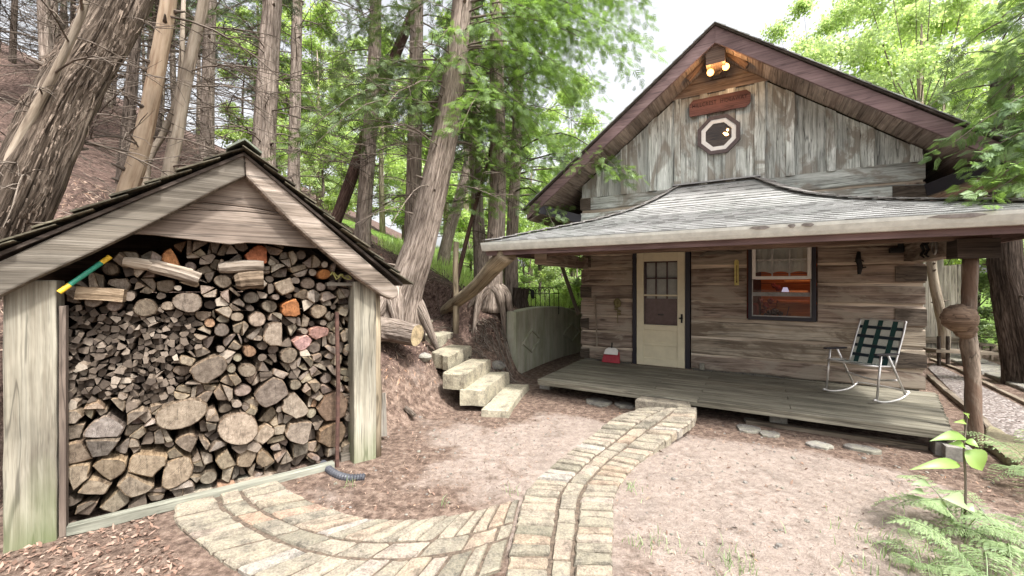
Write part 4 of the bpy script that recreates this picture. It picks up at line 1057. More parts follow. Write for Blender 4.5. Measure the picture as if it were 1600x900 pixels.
# ------------------------------------------------------------ porch wall hangings etc.
def hangings():
    y = WY-.045
    def q(px, py, d=y): return CAB.at(px, py, d)
    m = MB(CAB); x, _, z = q(1151, 426); m.prism([(x-.032, y-.02, z-.2), (x+.032, y-.02, z-.2), (x+.032, y-.02, z+.18), (x+.015, y-.02, z+.205), (x-.015, y-.02, z+.205), (x-.032, y-.02, z+.18)], (0, .015, 0), .5)
    t = m.build('thermometer', M['thermo'], label='slim yellow wall thermometer on the logs between door and window', cat='thermometer')
    k = MB(CAB); k.tube([(x, y-.024, z-.15), (x, y-.024, z+.12)], .004, 6); k.sphere((x, y-.025, z-.15), .012, .008, .012, 8, 6)
    for i in range(12): k.box(x+.012, x+.024, y-.0225, y-.0205, z-.12+i*.024, z-.117+i*.024, .5)
    k.build('scale', M['rust'], t)
    m = MB(CAB); x, _, z = q(965, 486); m.tube([(x, y, z-.22), (x+.005, y-.01, z), (x, y, z+.1)], [.006, .008, .008], 6)
    for i in range(9):
        a = i*.7; m.sphere((x+.035*math.cos(a), y-.02, z+.15+.05*math.sin(a)), .035, .015, .04, 7, 5, .2)
    for sx, dz in ((-1, .03), (1, .0), (1, -.05), (-1, .07)): m.sphere((x+sx*.035, y, z+dz), .03, .006, .018, 7, 5, .1)
    m.build('metal_rose', M['rose'], label='rusty metal rose with leaves hung left of the cream door', cat='wall ornament')
    m = MB(CAB); a = q(930, 461); b = q(934, 540); m.tube([(a[0], y-.03, a[2]), ((a[0]+b[0])/2+.01, y-.04, (a[2]+b[2])/2), (b[0], y-.05, b[2])], [.018, .015, .017], 8, .05)
    m.build('broom_stick', M['timber'], label='plain wooden stick leaning on the log wall left of the metal rose', cat='stick')
    # dustpan
    x, _, z = q(957, 568); z = DZ+.01; t = MB(CAB)
    t.prism([(x-.17, y-.12, z), (x+.17, y-.12, z), (x+.14, y-.05, z+.19), (x-.14, y-.05, z+.19)], (0, .03, .01), .5)
    d = t.build('dustpan', M['red'], label='red and white dustpan standing against the logs beside the door', cat='dustpan', bevel=.01)
    t = MB(CAB); t.prism([(x-.13, y-.125, z+.15), (x+.13, y-.125, z+.15), (x+.12, y-.08, z+.22), (x+.06, y-.07, z+.26), (x-.06, y-.07, z+.26), (x-.12, y-.08, z+.22)], (0, .04, .01), .5); t.build('hood', M['white'], d, bevel=.008)
    t = MB(CAB); t.tube([(x, y-.05, z+.24), (x, y-.03, z+.36)], .012, 8); t.build('handle', M['iron'], d)
    # lizard hook, boot, outlet, hooks on tie beam
    x, _, z = q(1342, 411); m = MB(CAB)
    m.tube([(x, y, z+.16), (x-.01, y-.02, z+.05), (x+.01, y-.02, z-.05), (x, y-.02, z-.16)], [.02, .035, .03, .018], 8, .1)
    m.tube([(x, y-.01, z-.08), (x+.07, y-.05, z-.06)], .01, 6); m.tube([(x, y-.01, z+.05), (x-.05, y-.03, z+.02)], .01, 6); m.tube([(x, y-.01, z+.06), (x+.05, y-.03, z+.02)], .01, 6)
    m.build('bottle_opener', M['iron'], label='black cast iron hook ornament on the logs right of the window', cat='wall ornament')
    x, _, z = q(1407, 385); m = MB(CAB); m.box(x-.03, x+.03, y-.04, y+.02, z-.02, z+.14, .5, jit=.006); m.box(x-.12, x+.03, y-.04, y+.02, z-.085, z-.02, .5, jit=.008)
    m.build('boot_ornament', M['iron'], label='small black boot shaped ornament high beside the tie beam', cat='wall ornament', bevel=.01)
    x, _, z = q(1097, 573); m = MB(CAB); m.box(x-.035, x+.035, y-.02, y+.02, z-.05, z+.06, .5)
    m.build('outlet_box', M['flatstone'], label='small grey outlet box low on the logs right of the door', cat='outlet', bevel=.004)
    x0, _, z = q(1092, 399); x1 = q(1160, 394)[0]; m = MB(CAB)
    m.tube([(x0, y-.01, z-.03), (x0+.12, y-.03, z+.03), ((x0+x1)/2, y-.04, z+.05), (x1-.12, y-.03, z+.02), (x1, y-.01, z+.015)], [.008, .03, .045, .025, .006], 8, .12)
    m.build('driftwood', M['shedgrey'], label='pointed grey driftwood piece fixed above the thermometer', cat='driftwood')
    hx = 1.735
    for i, px in enumerate((1446, 1453)):
        a = (px-CX)/F; r_ = (a*CAB.u[0]+CAB.u[1])/(a*CAB.v[0]+CAB.v[1]); yl = hx/r_
        m = MB(CAB); m.tube([(hx-.01, yl, 2.18), (hx-.04, yl-.02, 2.13), (hx-.01, yl+.02, 2.08), (hx-.04, yl, 2.02), (hx-.015, yl-.02, 1.99)], [.014, .018, .016, .014, .01], 7)
        m.build('iron_hook', M['iron'], label=('left' if i == 0 else 'right')+'most of the two wavy black iron hooks on the porch tie beam', cat='hook', group='iron hooks on the tie beam')
    a = (1464-CX)/F; r_ = (a*CAB.u[0]+CAB.u[1])/(a*CAB.v[0]+CAB.v[1]); yl = hx/r_
    m = MB(CAB); m.tube([(hx-.02, yl+.06*math.sin(k*.5-2.6), 2.09+.08*math.cos(k*.5-2.6+math.pi)) for k in range(11)], .011, 6)
    m.build('horseshoe', M['steel'], label='pale horseshoe hung on the porch tie beam beside the iron hooks', cat='horseshoe')
hangings()

# ------------------------------------------------------------ rocking chair
def rocker():
    c = CAB.w(1.22, 6.93, DZ); ang = math.atan2(-.36, -.93)
    t = thing('rocking_chair', c, 'aluminium lawn rocking chair with green and pale woven webbing on the porch deck', 'rocking chair')
    u = (math.cos(ang), math.sin(ang)); v = (-u[1], u[0])
    def T(f, s, z): return (c[0]+f*u[0]+s*v[0], c[1]+f*u[1]+s*v[1], DZ+z)
    W2 = .285; r = .0125
    def tb(pts, n=14, rr=r): m.tube([tuple(p) for p in spline(pts, n)], rr, 8)
    for sg in (-1, 1):
        m = MB(); s = sg*W2
        tb([T(.34, s, .045), T(.2, s, .012), (T(0, s, .002)), T(-.2, s, .02), T(-.36, s, .08)], 16)
        # front leg and rear leg
        m.tube([T(.30, s, .04), T(.22, s, .57)], r, 8); m.tube([T(-.28, s, .05), T(.08, s, .57)], r, 8)
        m.tube([T(.33, s, .05), T(.36, s, .045)], r*1.3, 8)
        m.build('rocker_frame', M['alu'], t, smooth=True)
        m = MB(); m.beam(T(.33, s, .59), T(-.1, s, .575), .045, .022, rnd=.5); m.build('armrest', M['black'], t, bevel=.006)
    m = MB(); tb([T(-.36, -W2, .08), T(-.38, -W2*.5, .085), T(-.38, W2*.5, .085), T(-.36, W2, .08)], 10); tb([T(-.1, -W2, .25), T(-.14, 0, .2), T(-.1, W2, .25)], 10)
    m.build('cross_bar', M['alu'], t, smooth=True)
    # seat frame + back frame
    B0 = (-.12, .40); B1 = (-.37, .96); S1 = (.33, .45); w_ = .25
    m = MB(); tb([T(S1[0]-.4, -w_-.02, .42), T(S1[0], -w_, S1[1]), T(S1[0]+.015, 0, S1[1]), T(S1[0], w_, S1[1]), T(S1[0]-.4, w_+.02, .42)], 24); m.build('seat_frame', M['alu'], t, smooth=True)
    m = MB(); tb([T(B0[0], -w_, B0[1]), T(B1[0]+.03, -w_, B1[1]-.06), T(B1[0], -w_+.05, B1[1]), T(B1[0], w_-.05, B1[1]), T(B1[0]+.03, w_, B1[1]-.06), T(B0[0], w_, B0[1])], 36); m.build('back_frame', M['alu'], t, smooth=True)
    for part, A, B in (('back_webbing', B0, (B1[0]+.0, B1[1]-.0)), ('seat_webbing', (-.1, .405), S1)):
        m = MB(); f0, z0 = A; f1, z1 = B; nl = math.hypot(f1-f0, z1-z0); nf, nz = (z1-z0)/nl, -(f1-f0)/nl    # normal (towards sitter)
        if part == 'seat_webbing': nf, nz = -(z1-z0)/nl*1., (f1-f0)/nl
        wc = [.09, .12, .2, .12, .2, .12, .15]; wr = ([.13, .075]*5)[:9]; wc = np.cumsum([0]+wc)/sum(wc); wr = np.cumsum([0]+wr)/sum(wr)
        def pt(sv, tv, e): return T(f0+(f1-f0)*tv+nf*e, sv, z0+(z1-z0)*tv+nz*e)
        def strip(sa, sb, ta, tb_, e, mt): m.add([pt(sa, ta, e), pt(sb, ta, e), pt(sb, tb_, e), pt(sa, tb_, e), pt(sa, ta, e-.0012), pt(sb, ta, e-.0012), pt(sb, tb_, e-.0012), pt(sa, tb_, e-.0012)], [[0, 1, 2, 3], [7, 6, 5, 4], [0, 4, 5, 1], [2, 6, 7, 3]], None, None, mt)
        for i in range(7):
            sa = -w_+2*w_*wc[i]+.002; sb = -w_+2*w_*wc[i+1]-.002
            for j in range(9):
                ta = wr[j]; tb_ = wr[j+1]; dv_, dh_ = i % 2 == 1, j % 2 == 1
                up_ = (i+j) % 4 < 2 if (dv_ and dh_) else dv_
                strip(sa, sb, ta, tb_, .004 if up_ else -.002, 0 if dv_ else 2)
                strip(sa-.002, sb+.002, ta+.006, tb_-.006, -.0025 if up_ else .0045, 1 if dh_ else 2)
        m.build(part, [M['green'], M['navy'], M['pale']], t)
rocker()

# ------------------------------------------------------------ firewood shed
PD = 3.965
shed = thing('firewood_shed', SH.w(.17, 4.2, 0), 'open fronted timber firewood shed with thick posts and a shake roof', 'shed')
def S(px, py, d): return SH.at(px, py, d)
def build_shed():
    for (pa, pb, nm) in ((4, 88, 'l'), (553, 588, 'r')):
        a = S(pa, 445, PD)[0]; b = S(pb, 445, PD)[0]; z1 = 1.70
        m = MB(SH); n = 8
        m.box(a, b, PD, PD+.2, -.06, z1, .5, seg=12, jit=.0025)
        p = m.build('post', M['shedpost'], shed, bevel=.008)
        if nm == 'r':
            m = MB(SH); m.tube([(b+.015, PD+.07, z) for z in (0, .3, .6, .9, 1.2, 1.4, 1.66)], [.06, .055, .06, .05, .055, .045, .04], 9, .12); m.build('bark_edge', M['palepost'], p, smooth=True)
        m = MB(SH); m.box(a, b, PD+1.15, PD+1.3, -.05, 1.65, .5); m.build('back_post', M['darkboard'], shed)
    # fascia beams (live edge slabs)
    FD = PD-.11
    def poly(pxs, d): return [S(x, y, d) for x, y in pxs]
    m = MB(SH)
    L = [(-70, 438), (0, 408), (100, 362), (200, 319), (300, 275), (381, 240), (383, 275), (340, 295), (290, 321), (240, 347), (206, 364), (140, 396), (54, 435), (0, 462), (-70, 494)]
    m.prism(poly(L, FD)[::-1], (0, .1, 0), .5); m.build('fascia_beam', M['shedgrey'], shed, bevel=.012)
    m = MB(SH)
    Rr = [(382, 240), (440, 290), (500, 343), (560, 396), (622, 450), (624, 462), (614, 469), (598, 462), (560, 436), (510, 396), (460, 352), (415, 307), (384, 275)]
    m.prism(poly(Rr, FD-.003)[::-1], (0, .11, 0), .7); m.build('fascia_beam', M['shedrail'], shed, bevel=.02)
    # gable boards
    GD = PD+.0
    m = MB(SH); m.prism(poly([(378, 262), (300, 322-25), (320, 291+2), (468, 341-6)], GD)[::-1], (0, .025, 0)) if False else None
    m = MB(SH)
    def rows(top, bot): m.prism(poly(top+bot[::-1], GD+U(0, .008))[::-1], (0, .03, 0))
    rows([(375, 245), (392, 245)], [(270, 318), (320, 316), (400, 325), (470, 338)])
    rows([(270, 319), (320, 317), (400, 326), (470, 339)], [(250, 331), (300, 327), (380, 330), (440, 336), (490, 341)])
    rows([(250, 332), (300, 328), (380, 331), (440, 337), (490, 342)], [(150, 362), (206, 365), (240, 367), (270, 371), (300, 374), (335, 379), (360, 382), (385, 379), (420, 381), (460, 385), (513, 389), (560, 392)])
    m.build('gable_boards', M['shedboard'], shed, bevel=.004)
    # roof
    cap = S(381, 236, FD); ax, az = cap[0], 2.72
    le = S(-120, 452, FD); re = S(630, 452, FD-.02)
    for sg, e in ((-1, (le[0], le[2]+.05)), (1, (re[0]+.02, re[2]+.06))):
        m = MB(SH); n = 9
        dx, dz = e[0]-ax, e[1]-az; ln = math.hypot(dx, dz); ux, uz = dx/ln, dz/ln; nx, nz = -uz*(1 if dx > 0 else -1), abs(ux)
        nx = abs(uz)*(1 if dx > 0 else -1)
        for i in range(n):
            t0 = i*ln/n-.02; t1 = (i+1)*ln/n+.07; lift0 = .0; lift1 = .03
            # course split into shakes along depth
            y = FD-.07+U(-.02, .02)
            while y < PD+1.35:
                wd = U(.09, .2); j = U(-.015, .015)
                p0 = (ax+ux*t0+nx*lift0, az+uz*t0+nz*lift0); p1 = (ax+ux*(t1+j)+nx*lift1, az+uz*(t1+j)+nz*lift1)
                m.prism([(p0[0], y, p0[1]), (p1[0], y, p1[1]), (p1[0]+nx*.012, y, p1[1]+nz*.012), (p0[0]+nx*.006, y, p0[1]+nz*.006)], (0, wd-.004, 0)); y += wd
        m.build('roof_shakes', M['shake'], shed)
        m = MB(SH); m.prism([(ax, FD-.02, az-.045), (e[0]-ux*.03, FD-.02, e[1]-uz*.03-.045), (e[0]-ux*.03, FD-.02, e[1]-uz*.03-.02), (ax, FD-.02, az-.02)], (0, 1.45, 0), .4); m.build('roof_boards', M['darkboard'], shed)
    m = MB(SH); y = FD-.1
    for sg in (-1, 1): m.prism([(ax-.005*sg, y, az+.058), (ax+sg*.11, y, az-.03), (ax+sg*.115, y, az-.018), (ax, y, az+.07)], (0, 1.5, 0), .4)
    m.build('ridge_cap', M['capgreen'], shed)
    # back & side walls, sill, inner battens
    m = MB(SH)
    for i in range(9): m.box(-1.05, 1.35, PD+1.31, PD+1.34, .0+i*.2, .195+i*.2)
    m.prism([(-1.75, PD+1.31, 1.6), (1.85, PD+1.31, 1.6), (ax, PD+1.31, az-.03)], (0, .03, 0), .4)
    m.build('back_wall', M['darkboard'], shed)
    for x in (-1.0, 1.3):
        m = MB(SH)
        for i in range(8): m.box(x-.015, x+.015, PD+.2, PD+1.31, .05+i*.2, .235+i*.2)
        m.build('side_wall', M['darkboard'], shed)
    a = S(103, 800, PD)[0]; b = S(523, 705, PD)[0]
    m = MB(SH); m.box(a, b, PD+.0, PD+.07, 0.0, .065, .5, seg=10, jit=.003); m.build('sill_board', M['sill'], shed, bevel=.004)
    a = S(92, 445, PD+.02)[0]; m = MB(SH); m.box(a, a+.032, PD+.02, PD+.09, .0, 1.53, .5); m.build('upright_batten', M['battenw'], shed)
    a = S(527, 445, PD+.02)[0]; m = MB(SH); m.tube([(a, PD+.03, 0), (a+.01, PD+.03, .8), (a-.002, PD+.03, 1.42)], .018, 8, .05); m.build('upright_pole', M['rust'], shed)
    # rafter visible inside right
    m = MB(SH); m.beam((.55, PD+.12, 2.3), (1.45, PD+.12, 1.6), .06, .1, (0, 1, 0)); m.build('rafter', M['soffit'], shed)
    m = MB(SH); m.box(.9, 1.32, PD+.05, PD+.12, 1.66, 1.69, .5); m.build('top_plate', M['shedgrey'], shed)
M['shedrail'] = wood('pale_peeled_slab', (.1, .078, .06), (.22, .18, .145), (.34, .29, .245), 26, .9, .1, bump=.6)
M['capgreen'] = plain('mossy_ridge_cap', (.12, .135, .1), .8, var=.3)
M['sill'] = wood('grey_green_sill', (.11, .11, .085), (.2, .2, .16), (.28, .28, .23), 18, 1, .1)
M['battenw'] = wood('brown_batten', (.1, .075, .06), (.16, .125, .1), (.21, .17, .14), 16, 1, .1)
build_shed()

# ------------------------------------------------------------ firewood
def clip(poly, nx, nz, c):
    out = []; n = len(poly)
    for i in range(n):
        p, q = poly[i], poly[(i+1) % n]; dp = nx*p[0]+nz*p[1]-c; dq = nx*q[0]+nz*q[1]-c
        if dp <= 0: out.append(p)
        if dp*dq < 0: t = dp/(dp-dq); out.append((p[0]+(q[0]-p[0])*t, p[1]+(q[1]-p[1])*t))
    return out
def firewood():
    FD = PD+.19
    s0 = S(103, 445, FD)[0]; s1 = S(553, 445, FD)[0]
    prof_ = [(105, 447), (150, 425), (200, 402), (255, 388), (330, 374), (400, 376), (450, 388), (520, 415), (553, 432)]
    top = [(S(x, y, FD)[0], S(x, y, FD)[2]) for x, y in prof_]
    def ztop(s):
        for (a, za), (b, zb) in zip(top, top[1:]):
            if s <= b: return za+(zb-za)*max(0, (s-a))/(b-a)
        return top[-1][1]
    def pxof(s, z):
        w_ = SH.w(s, FD); return CX+F*w_[0]/w_[1], CY+F*(EYE-z)/w_[1]
    spec = [ # px,py,rpx,type,colour,label
        (287, 648, 26, 'R', (1.35, 1.28, 1.15), 'largest oval log end with fine rings, low in the middle of the woodpile', 1.32),
        (373, 667, 25, 'R', (1.35, 1.26, 1.15), 'large round log end with clear rings and bark rim, lower middle of the pile', 1.05),
        (424, 612, 23, 'S', (.85, .8, .78), 'broad heart shaped split log, right of the middle of the pile', 1.),
        (462, 630, 20, 'S', (1.15, 1.1, 1.02), 'cracked squarish pale log end near the rusty upright pole', 1.),
        (467, 672, 21, 'S', (1, .95, .9), 'wide smooth split log low beside the stacked blocks by the pole', 1.),
        (226, 477, 16, 'R', (.9, .85, .75), 'thick round log in the upper left of the woodpile', 1.),
        (296, 470, 19, 'R', (1.05, 1, .95), 'thick cracked round log under the long sideways pole, upper middle', 1.),
        (328, 575, 22, 'S', (.85, .8, .75), 'large dark split slab in the very middle of the pile', 1.15),
        (456, 481, 15, 'S', (1.7, .85, .42), 'bright orange split log in the upper right of the pile', 1.1),
        (507, 428, 10, 'R', (1.9, .95, .4), 'small bright orange round log near the top right of the pile', 1.),
        (470, 534, 12, 'S', (2., 1.45, 1.6), 'pink split piece of wood in the right part of the pile', 1.),
        (496, 518, 11, 'S', (1.8, 1.25, 1.25), 'pink triangular split piece right of the other pink piece', 1.),
        (493, 487, 12, 'H', (1.1, 1., .85), 'hollow round log end with a dark hole, upper right of the pile', 1.),
        (403, 400, 15, 'S', (1.7, .7, .4), 'rust orange split log just under the wavy gable board', 1.),
        (272, 405, 14, 'S', (1.7, .9, .45), 'orange brown half round log near the top, under the gable board', 1.4),
        (165, 670, 22, 'S', (.95, .95, 1.), 'grey wide squared block on top of the lower left logs', 1.3),
        (160, 690, 20, 'S', (.7, .7, .7), 'dark grey squared block under the lighter one, lower left', 1.3),
        (118, 708, 20, 'S', (1.1, 1, .88), 'pale squared log end at the far left of the lower rows', 1.),
        (118, 740, 20, 'S', (1.05, .98, .85), 'pale split log end at the far left beside the left post', 1.),
        (170, 733, 22, 'S', (1.2, 1.1, .92), 'smooth pale pointed split log in the lower left', 1.2),
        (232, 722, 23, 'S', (1.15, 1.05, .88), 'smooth pale broad split log, lower left, right of the pointed one', 1.2),
        (275, 735, 21, 'S', (1.1, 1, .85), 'pale long split log resting above the sill near the path', 1.3),
        (150, 758, 20, 'S', (1.05, .98, .85), 'wide split log in the bottom row near the left post', 1.3),
        (215, 752, 18, 'S', (1, .95, .85), 'triangular pale split log in the bottom left rows', 1.1),
        (358, 715, 14, 'S', (1, .95, .8), 'upright squared block standing directly on the sill, tallest of that row', .8),
        (385, 715, 14, 'S', (1.1, 1, .85), 'squared log end with a dark central knot just above the sill', 1.),
        (412, 712, 12, 'S', (.95, .85, .7), 'cracked squared block end just above the sill, right of the knotted one', 1.),
        (518, 634, 22, 'S', (.75, .6, .5), 'dark brown square block beside the rusty upright pole', .8),
        (518, 676, 22, 'S', (.9, .75, .6), 'brown upright square block at the foot of the rusty pole', .8),
        (115, 640+10, 12, 'S', (1, .95, .88), 'pale wedge tilted against the left side above the lower logs', 1.),
        (447, 555, 13, 'R', (1.1, 1.05, .95), 'round pale log end left of the pink pieces', 1.),
        (385, 578, 12, 'R', (1.05, 1., .9), 'clean round log end in the middle of the pile', 1.),
        (345, 440, 12, 'R', (1.1, 1.05, .95), 'round pale log end under the stubby sideways logs', 1.),
        (442, 447, 14, 'S', (1.2, 1.12, 1.), 'pale ragged split end in the upper right of the pile', 1.1),
        (432, 522, 18, 'S', (1.05, .98, .9), 'rough broken faced split log right of the middle', 1.3),
        (400, 497, 13, 'R', (1.1, 1, .92), 'pale egg shaped log end in the upper middle', 1.)]
    cells = []   # s,z,r,type,col,label,asp
    for px, py, rp, ty, col, lab, asp in spec:
        s, _, z = S(px, py, FD); Y = SH.w(s, FD)[1]; cells.append([s, z, rp/F*Y*.98, ty, col, lab, asp])
    kx = []
    # fill
    def free(s, z, r, k=.93):
        for c in allc:
            dd = (c[0]-s)**2+(c[1]-z)**2
            if dd < ((c[2]+r)*k)**2: return False
        return True
    allc = cells
    def zone(px, py):
        if px < 312 and 478 < py < 632 and py < 640-.0*px and not (px > 280 and py > 560): return 'K'
        if py > 650: return 'B'
        if px < 300: return 'T'
        return 'M'
    for r0, r1, tries in ((.085, .07, 90), (.07, .06, 220), (.062, .05, 900), (.05, .04, 3000), (.04, .032, 6000), (.032, .026, 6000)):
        for _ in range(tries):
            r = U(r1, r0); s = U(s0+r*.7, s1-r*.7); z = U(.03+r*.8, 2.05)
            if z > ztop(s)-r*.6: continue
            px, py = pxof(s, z); zn = zone(px, py)
            lim = {'K': .0, 'B': .095, 'T': .062, 'M': .066}[zn]
            if r > lim and zn != 'K': continue
            if zn == 'K' and r > .026: continue
            if zn == 'B' and r < .03: continue
            if zn == 'K': continue
            if free(s, z, r): allc.append([s, z, r, None, None, None, U(.85, 1.2)])
    for r0, r1, tries in ((.03, .022, 800), (.022, .016, 5000), (.016, .011, 9000)):
        for _ in range(tries):
            s = U(s0, s1); z = U(.5, 1.7); px, py = pxof(s, z)
            if zone(px, py) != 'K': continue
            r = U(r1, r0)
            if free(s, z, r, .9): allc.append([s, z, r, 'k', None, None, 1])
    made_ = [0]
    def one_log(poly, ty, r, rc, col, lab, asp):
        c = (sum(p[0] for p in poly)/len(poly), sum(p[1] for p in poly)/len(poly)); inr = 9
        for i in range(len(poly)):
            p, q = poly[i], poly[(i+1) % len(poly)]; l = math.hypot(q[0]-p[0], q[1]-p[1])
            if l < 1e-6: continue
            inr = min(inr, abs((q[0]-p[0])*(p[1]-c[1])-(p[0]-c[0])*(q[1]-p[1]))/l)
        if inr < .005: return
        px, py = pxof(c[0], c[1])
        if ty is None: ty = 'R' if R.random() < (.62 if (px > 300 and py < 650) else .35 if py < 650 else .15) else 'S'
        small = ty == 'k'; pts = []
        if ty in 'RH':
            n = 16; rr = inr*1.02; ph = U(0, 6); el = U(.86, 1.); p3 = U(.02, .06)
            if lab: rr = max(rr, r*.95)
            for k in range(n):
                a = 6.2832*k/n; q = rr*(1+.06*math.sin(2*a+ph)+p3*math.sin(3*a+ph*2)+U(-.03, .03)); pts.append((q*math.cos(a)*(asp if lab else 1), q*math.sin(a)*el))
        else:
            sh = U(.88, .99) if not small else .93; pl = []
            for p in poly:
                if not pl or math.hypot(p[0]-pl[-1][0], p[1]-pl[-1][1]) > .45*inr: pl.append(p)
            if len(pl) < 3: pl = poly
            if len(pl) > 4: pl.pop(R.randrange(len(pl)))
            if len(pl) > 5: pl.pop(R.randrange(len(pl)))
            m_ = len(pl)
            for i in range(m_):
                p, q = pl[i], pl[(i+1) % m_]; bow = U(-.02, .16)*inr
                ex, ey = q[0]-p[0], q[1]-p[1]; le = math.hypot(ex, ey) or 1
                for t in ((0, .33, .66) if not small else (0,)):
                    x = p[0]+ex*t-c[0]; y = p[1]+ey*t-c[1]
                    if t: x += ey/le*bow; y -= ex/le*bow
                    jt = .05*inr; pts.append((x*sh+U(-jt, jt), y*sh+U(-jt, jt)))
        ctr = c
        dep = FD+U(-.06, .06) if not small else FD+U(-.03, .12)
        if lab: dep = FD-.05+U(-.03, .02)
        ln = .42 if not small else .25
        if small or made_[0] >= 299:
            kb.prism([(c[0]+a, dep, c[1]+b) for a, b in pts], (U(-.06, .06), ln, U(-.04, .04)), U(0, 1), 1, 0)
            return
        made_[0] += 1
        m = MB(); n = len(pts); bev = min(.006, inr*.12); k1 = 1-bev/inr; sx_ = U(-.25, .25); sz_ = U(-.25, .25)      # saw cut slightly off square
        vs = [(a*k1, a*sx_+b*sz_, b*k1) for a, b in pts]+[(a, a*sx_+b*sz_+bev, b) for a, b in pts]+[(a*.98, ln*.4, b*.98) for a, b in pts]+[(a*U(.94, 1.0), ln, b*U(.94, 1.)) for a, b in pts]
        m.add(vs, [list(range(n))], [[(a, b) for a, b in pts]], .5, 0)
        yy_ = (0, bev, ln*.4, ln)
        for rw in range(3):
            per = 0
            for k in range(n):
                k2 = (k+1) % n; l = math.hypot(pts[k][0]-pts[k2][0], pts[k][1]-pts[k2][1])
                m.f.append([rw*n+k2, rw*n+k, (rw+1)*n+k, (rw+1)*n+k2]); m.r.append(.5)
                m.m.append(1 if (ty in 'RH' or k < n//3) else 2); m.uv += [(yy_[rw], per+l), (yy_[rw], per), (yy_[rw+1], per), (yy_[rw+1], per+l)]; per += l
        m.f.append([3*n+k for k in range(n)][::-1]); m.r.append(.5); m.m.append(0); m.uv += [(0, 0)]*n
        wp = SH.w(ctr[0], dep, ctr[1])
        g = R.choice((U(.55, .8), U(.7, .95), U(.8, 1.1))); cc = (g*U(.97, 1.06), g*U(.94, 1.), g*U(.84, .97))
        if lab: cc = tuple(x*.82 for x in col)
        elif R.random() < .02: cc = (g*1.3, g*.95, g*.7)
        if lab is None:
            size = 'wide' if rc > .055 else 'middling' if rc > .038 else 'small'
            where = ('top rows under the gable boards' if py < 440 else 'upper part of the pile' if py < 520 else 'middle of the pile' if py < 620 else 'lower part of the pile' if py < 690 else 'bottom rows above the sill')
            side = 'by the left post' if px < 200 else 'left of centre' if px < 320 else 'right of centre' if px < 430 else 'by the right post'
            lab = f"{size} {'round log end' if ty in 'RH' else 'angular split log end'} {side}, {where}"
        o = m.build('firewood_log', [M['endgrain'], M['logbark'], M['logsplit']], base=(0, 0, 0), label=lab, cat='firewood log', group='firewood logs stacked in the shed')
        o.location = wp; tl = .13 if not col else .04
        o.rotation_euler = (U(-tl, tl), 0, math.atan2(SH.u[1], SH.u[0])+U(-tl, tl)); o.color = cc+(1,)
        if ty == 'H':
            h = MB(); h.tube([(0, -.004, 0), (0, .0, 0)], .018, 9, .2); h.build('hollow', M['iron'], o)
            o.children[0].location = (0, 0, 0)
    n_main = 0
    kb = MB(SH)
    order = sorted(range(len(allc)), key=lambda i: -allc[i][2])
    made = 0
    arr = np.array([(c[0], c[1], c[2]) for c in allc])
    for idx in order:
        s, z, r, ty, col, lab, asp = allc[idx]
        e = r*1.9; poly = [(s+e*1.1*math.cos(a*math.pi/4+.4), z+e*.95*math.sin(a*math.pi/4+.4)) for a in range(8)]
        if ty == 'S' or (ty is None and r > .045):
            nv = R.choice((4, 5, 5)); a0 = U(0, 6.28); poly = [(s+r*U(1.25, 1.7)*math.cos(a0+6.283*k/nv+U(-.2, .2)), z+r*U(1.1, 1.5)*math.sin(a0+6.283*k/nv+U(-.2, .2))) for k in range(nv)]
            cc_ = poly; m0 = (sum(p[0] for p in cc_)/nv, sum(p[1] for p in cc_)/nv); poly = sorted(cc_, key=lambda p: math.atan2(p[1]-m0[1], p[0]-m0[0]))
        near = np.where((np.hypot(arr[:, 0]-s, arr[:, 1]-z) < arr[:, 2]+r+e+.06))[0]
        for j in near:
            if j == idx: continue
            dx, dz = arr[j, 0]-s, arr[j, 1]-z; d = math.hypot(dx, dz)
            if d < 1e-5: continue
            t = (d*d+r*r-arr[j, 2]**2)/(2*d); nx, nz = dx/d, dz/d
            poly = clip(poly, nx, nz, nx*s+nz*z+t)
            if len(poly) < 3: break
        if len(poly) < 3: continue
        poly = clip(poly, 1, 0, s1); poly = clip(poly, -1, 0, -s0) if len(poly) > 2 else poly
        poly = clip(poly, 0, -1, -.012) if len(poly) > 2 else poly
        if len(poly) < 3: continue
        c = (sum(p[0] for p in poly)/len(poly), sum(p[1] for p in poly)/len(poly))
        px, py = pxof(c[0], c[1]); parts = [poly]
        if ty is None and r > .034 and R.random() < .6:        # split billets: wedges cut from one round
            ang = U(0, 3.14); nx, nz = math.cos(ang), math.sin(ang); o_ = nx*(c[0]+U(-.2, .2)*r)+nz*(c[1]+U(-.2, .2)*r)
            parts = [clip(poly, nx, nz, o_), clip(poly, -nx, -nz, -o_)]
            if r > .055 and R.random() < .6:
                h_ = parts.pop(0); k_ = -nz*c[0]+nx*c[1]; parts += [clip(h_, -nz, nx, k_), clip(h_, nz, -nx, -k_)]
            parts = [h_ for h_ in parts if len(h_) > 2]
        for pt_ in parts: one_log(pt_, 'S' if len(parts) > 1 else ty, r*(.7 if len(parts) > 1 else 1), r, col, lab, asp)
    kb.build('kindling', [M['kinend'], M['split']], kind='stuff', label='dense heap of thin kindling sticks packed in the left of the shed', cat='kindling')
    # logs lying sideways across the top
    lays = [((193, 408), (300, 428), 9, 'barkgrey', 'long thin pole lying sideways across the upper left of the pile'),
            ((228, 413), (312, 436), 11, 'logpaleb', 'thick peeled branch lying sideways with its cut end to the right'),
            ((342, 419), (412, 416), 10, 'logpaleb', 'short rounded pale log lying sideways near the top middle'),
            ((368, 440), (412, 436), 15, 'logbark', 'stubby rough barked log lying sideways under the pale one'),
            ((122, 457), (196, 462), 13, 'logsplit', 'flat grey squared plank lying sideways in the upper left')]
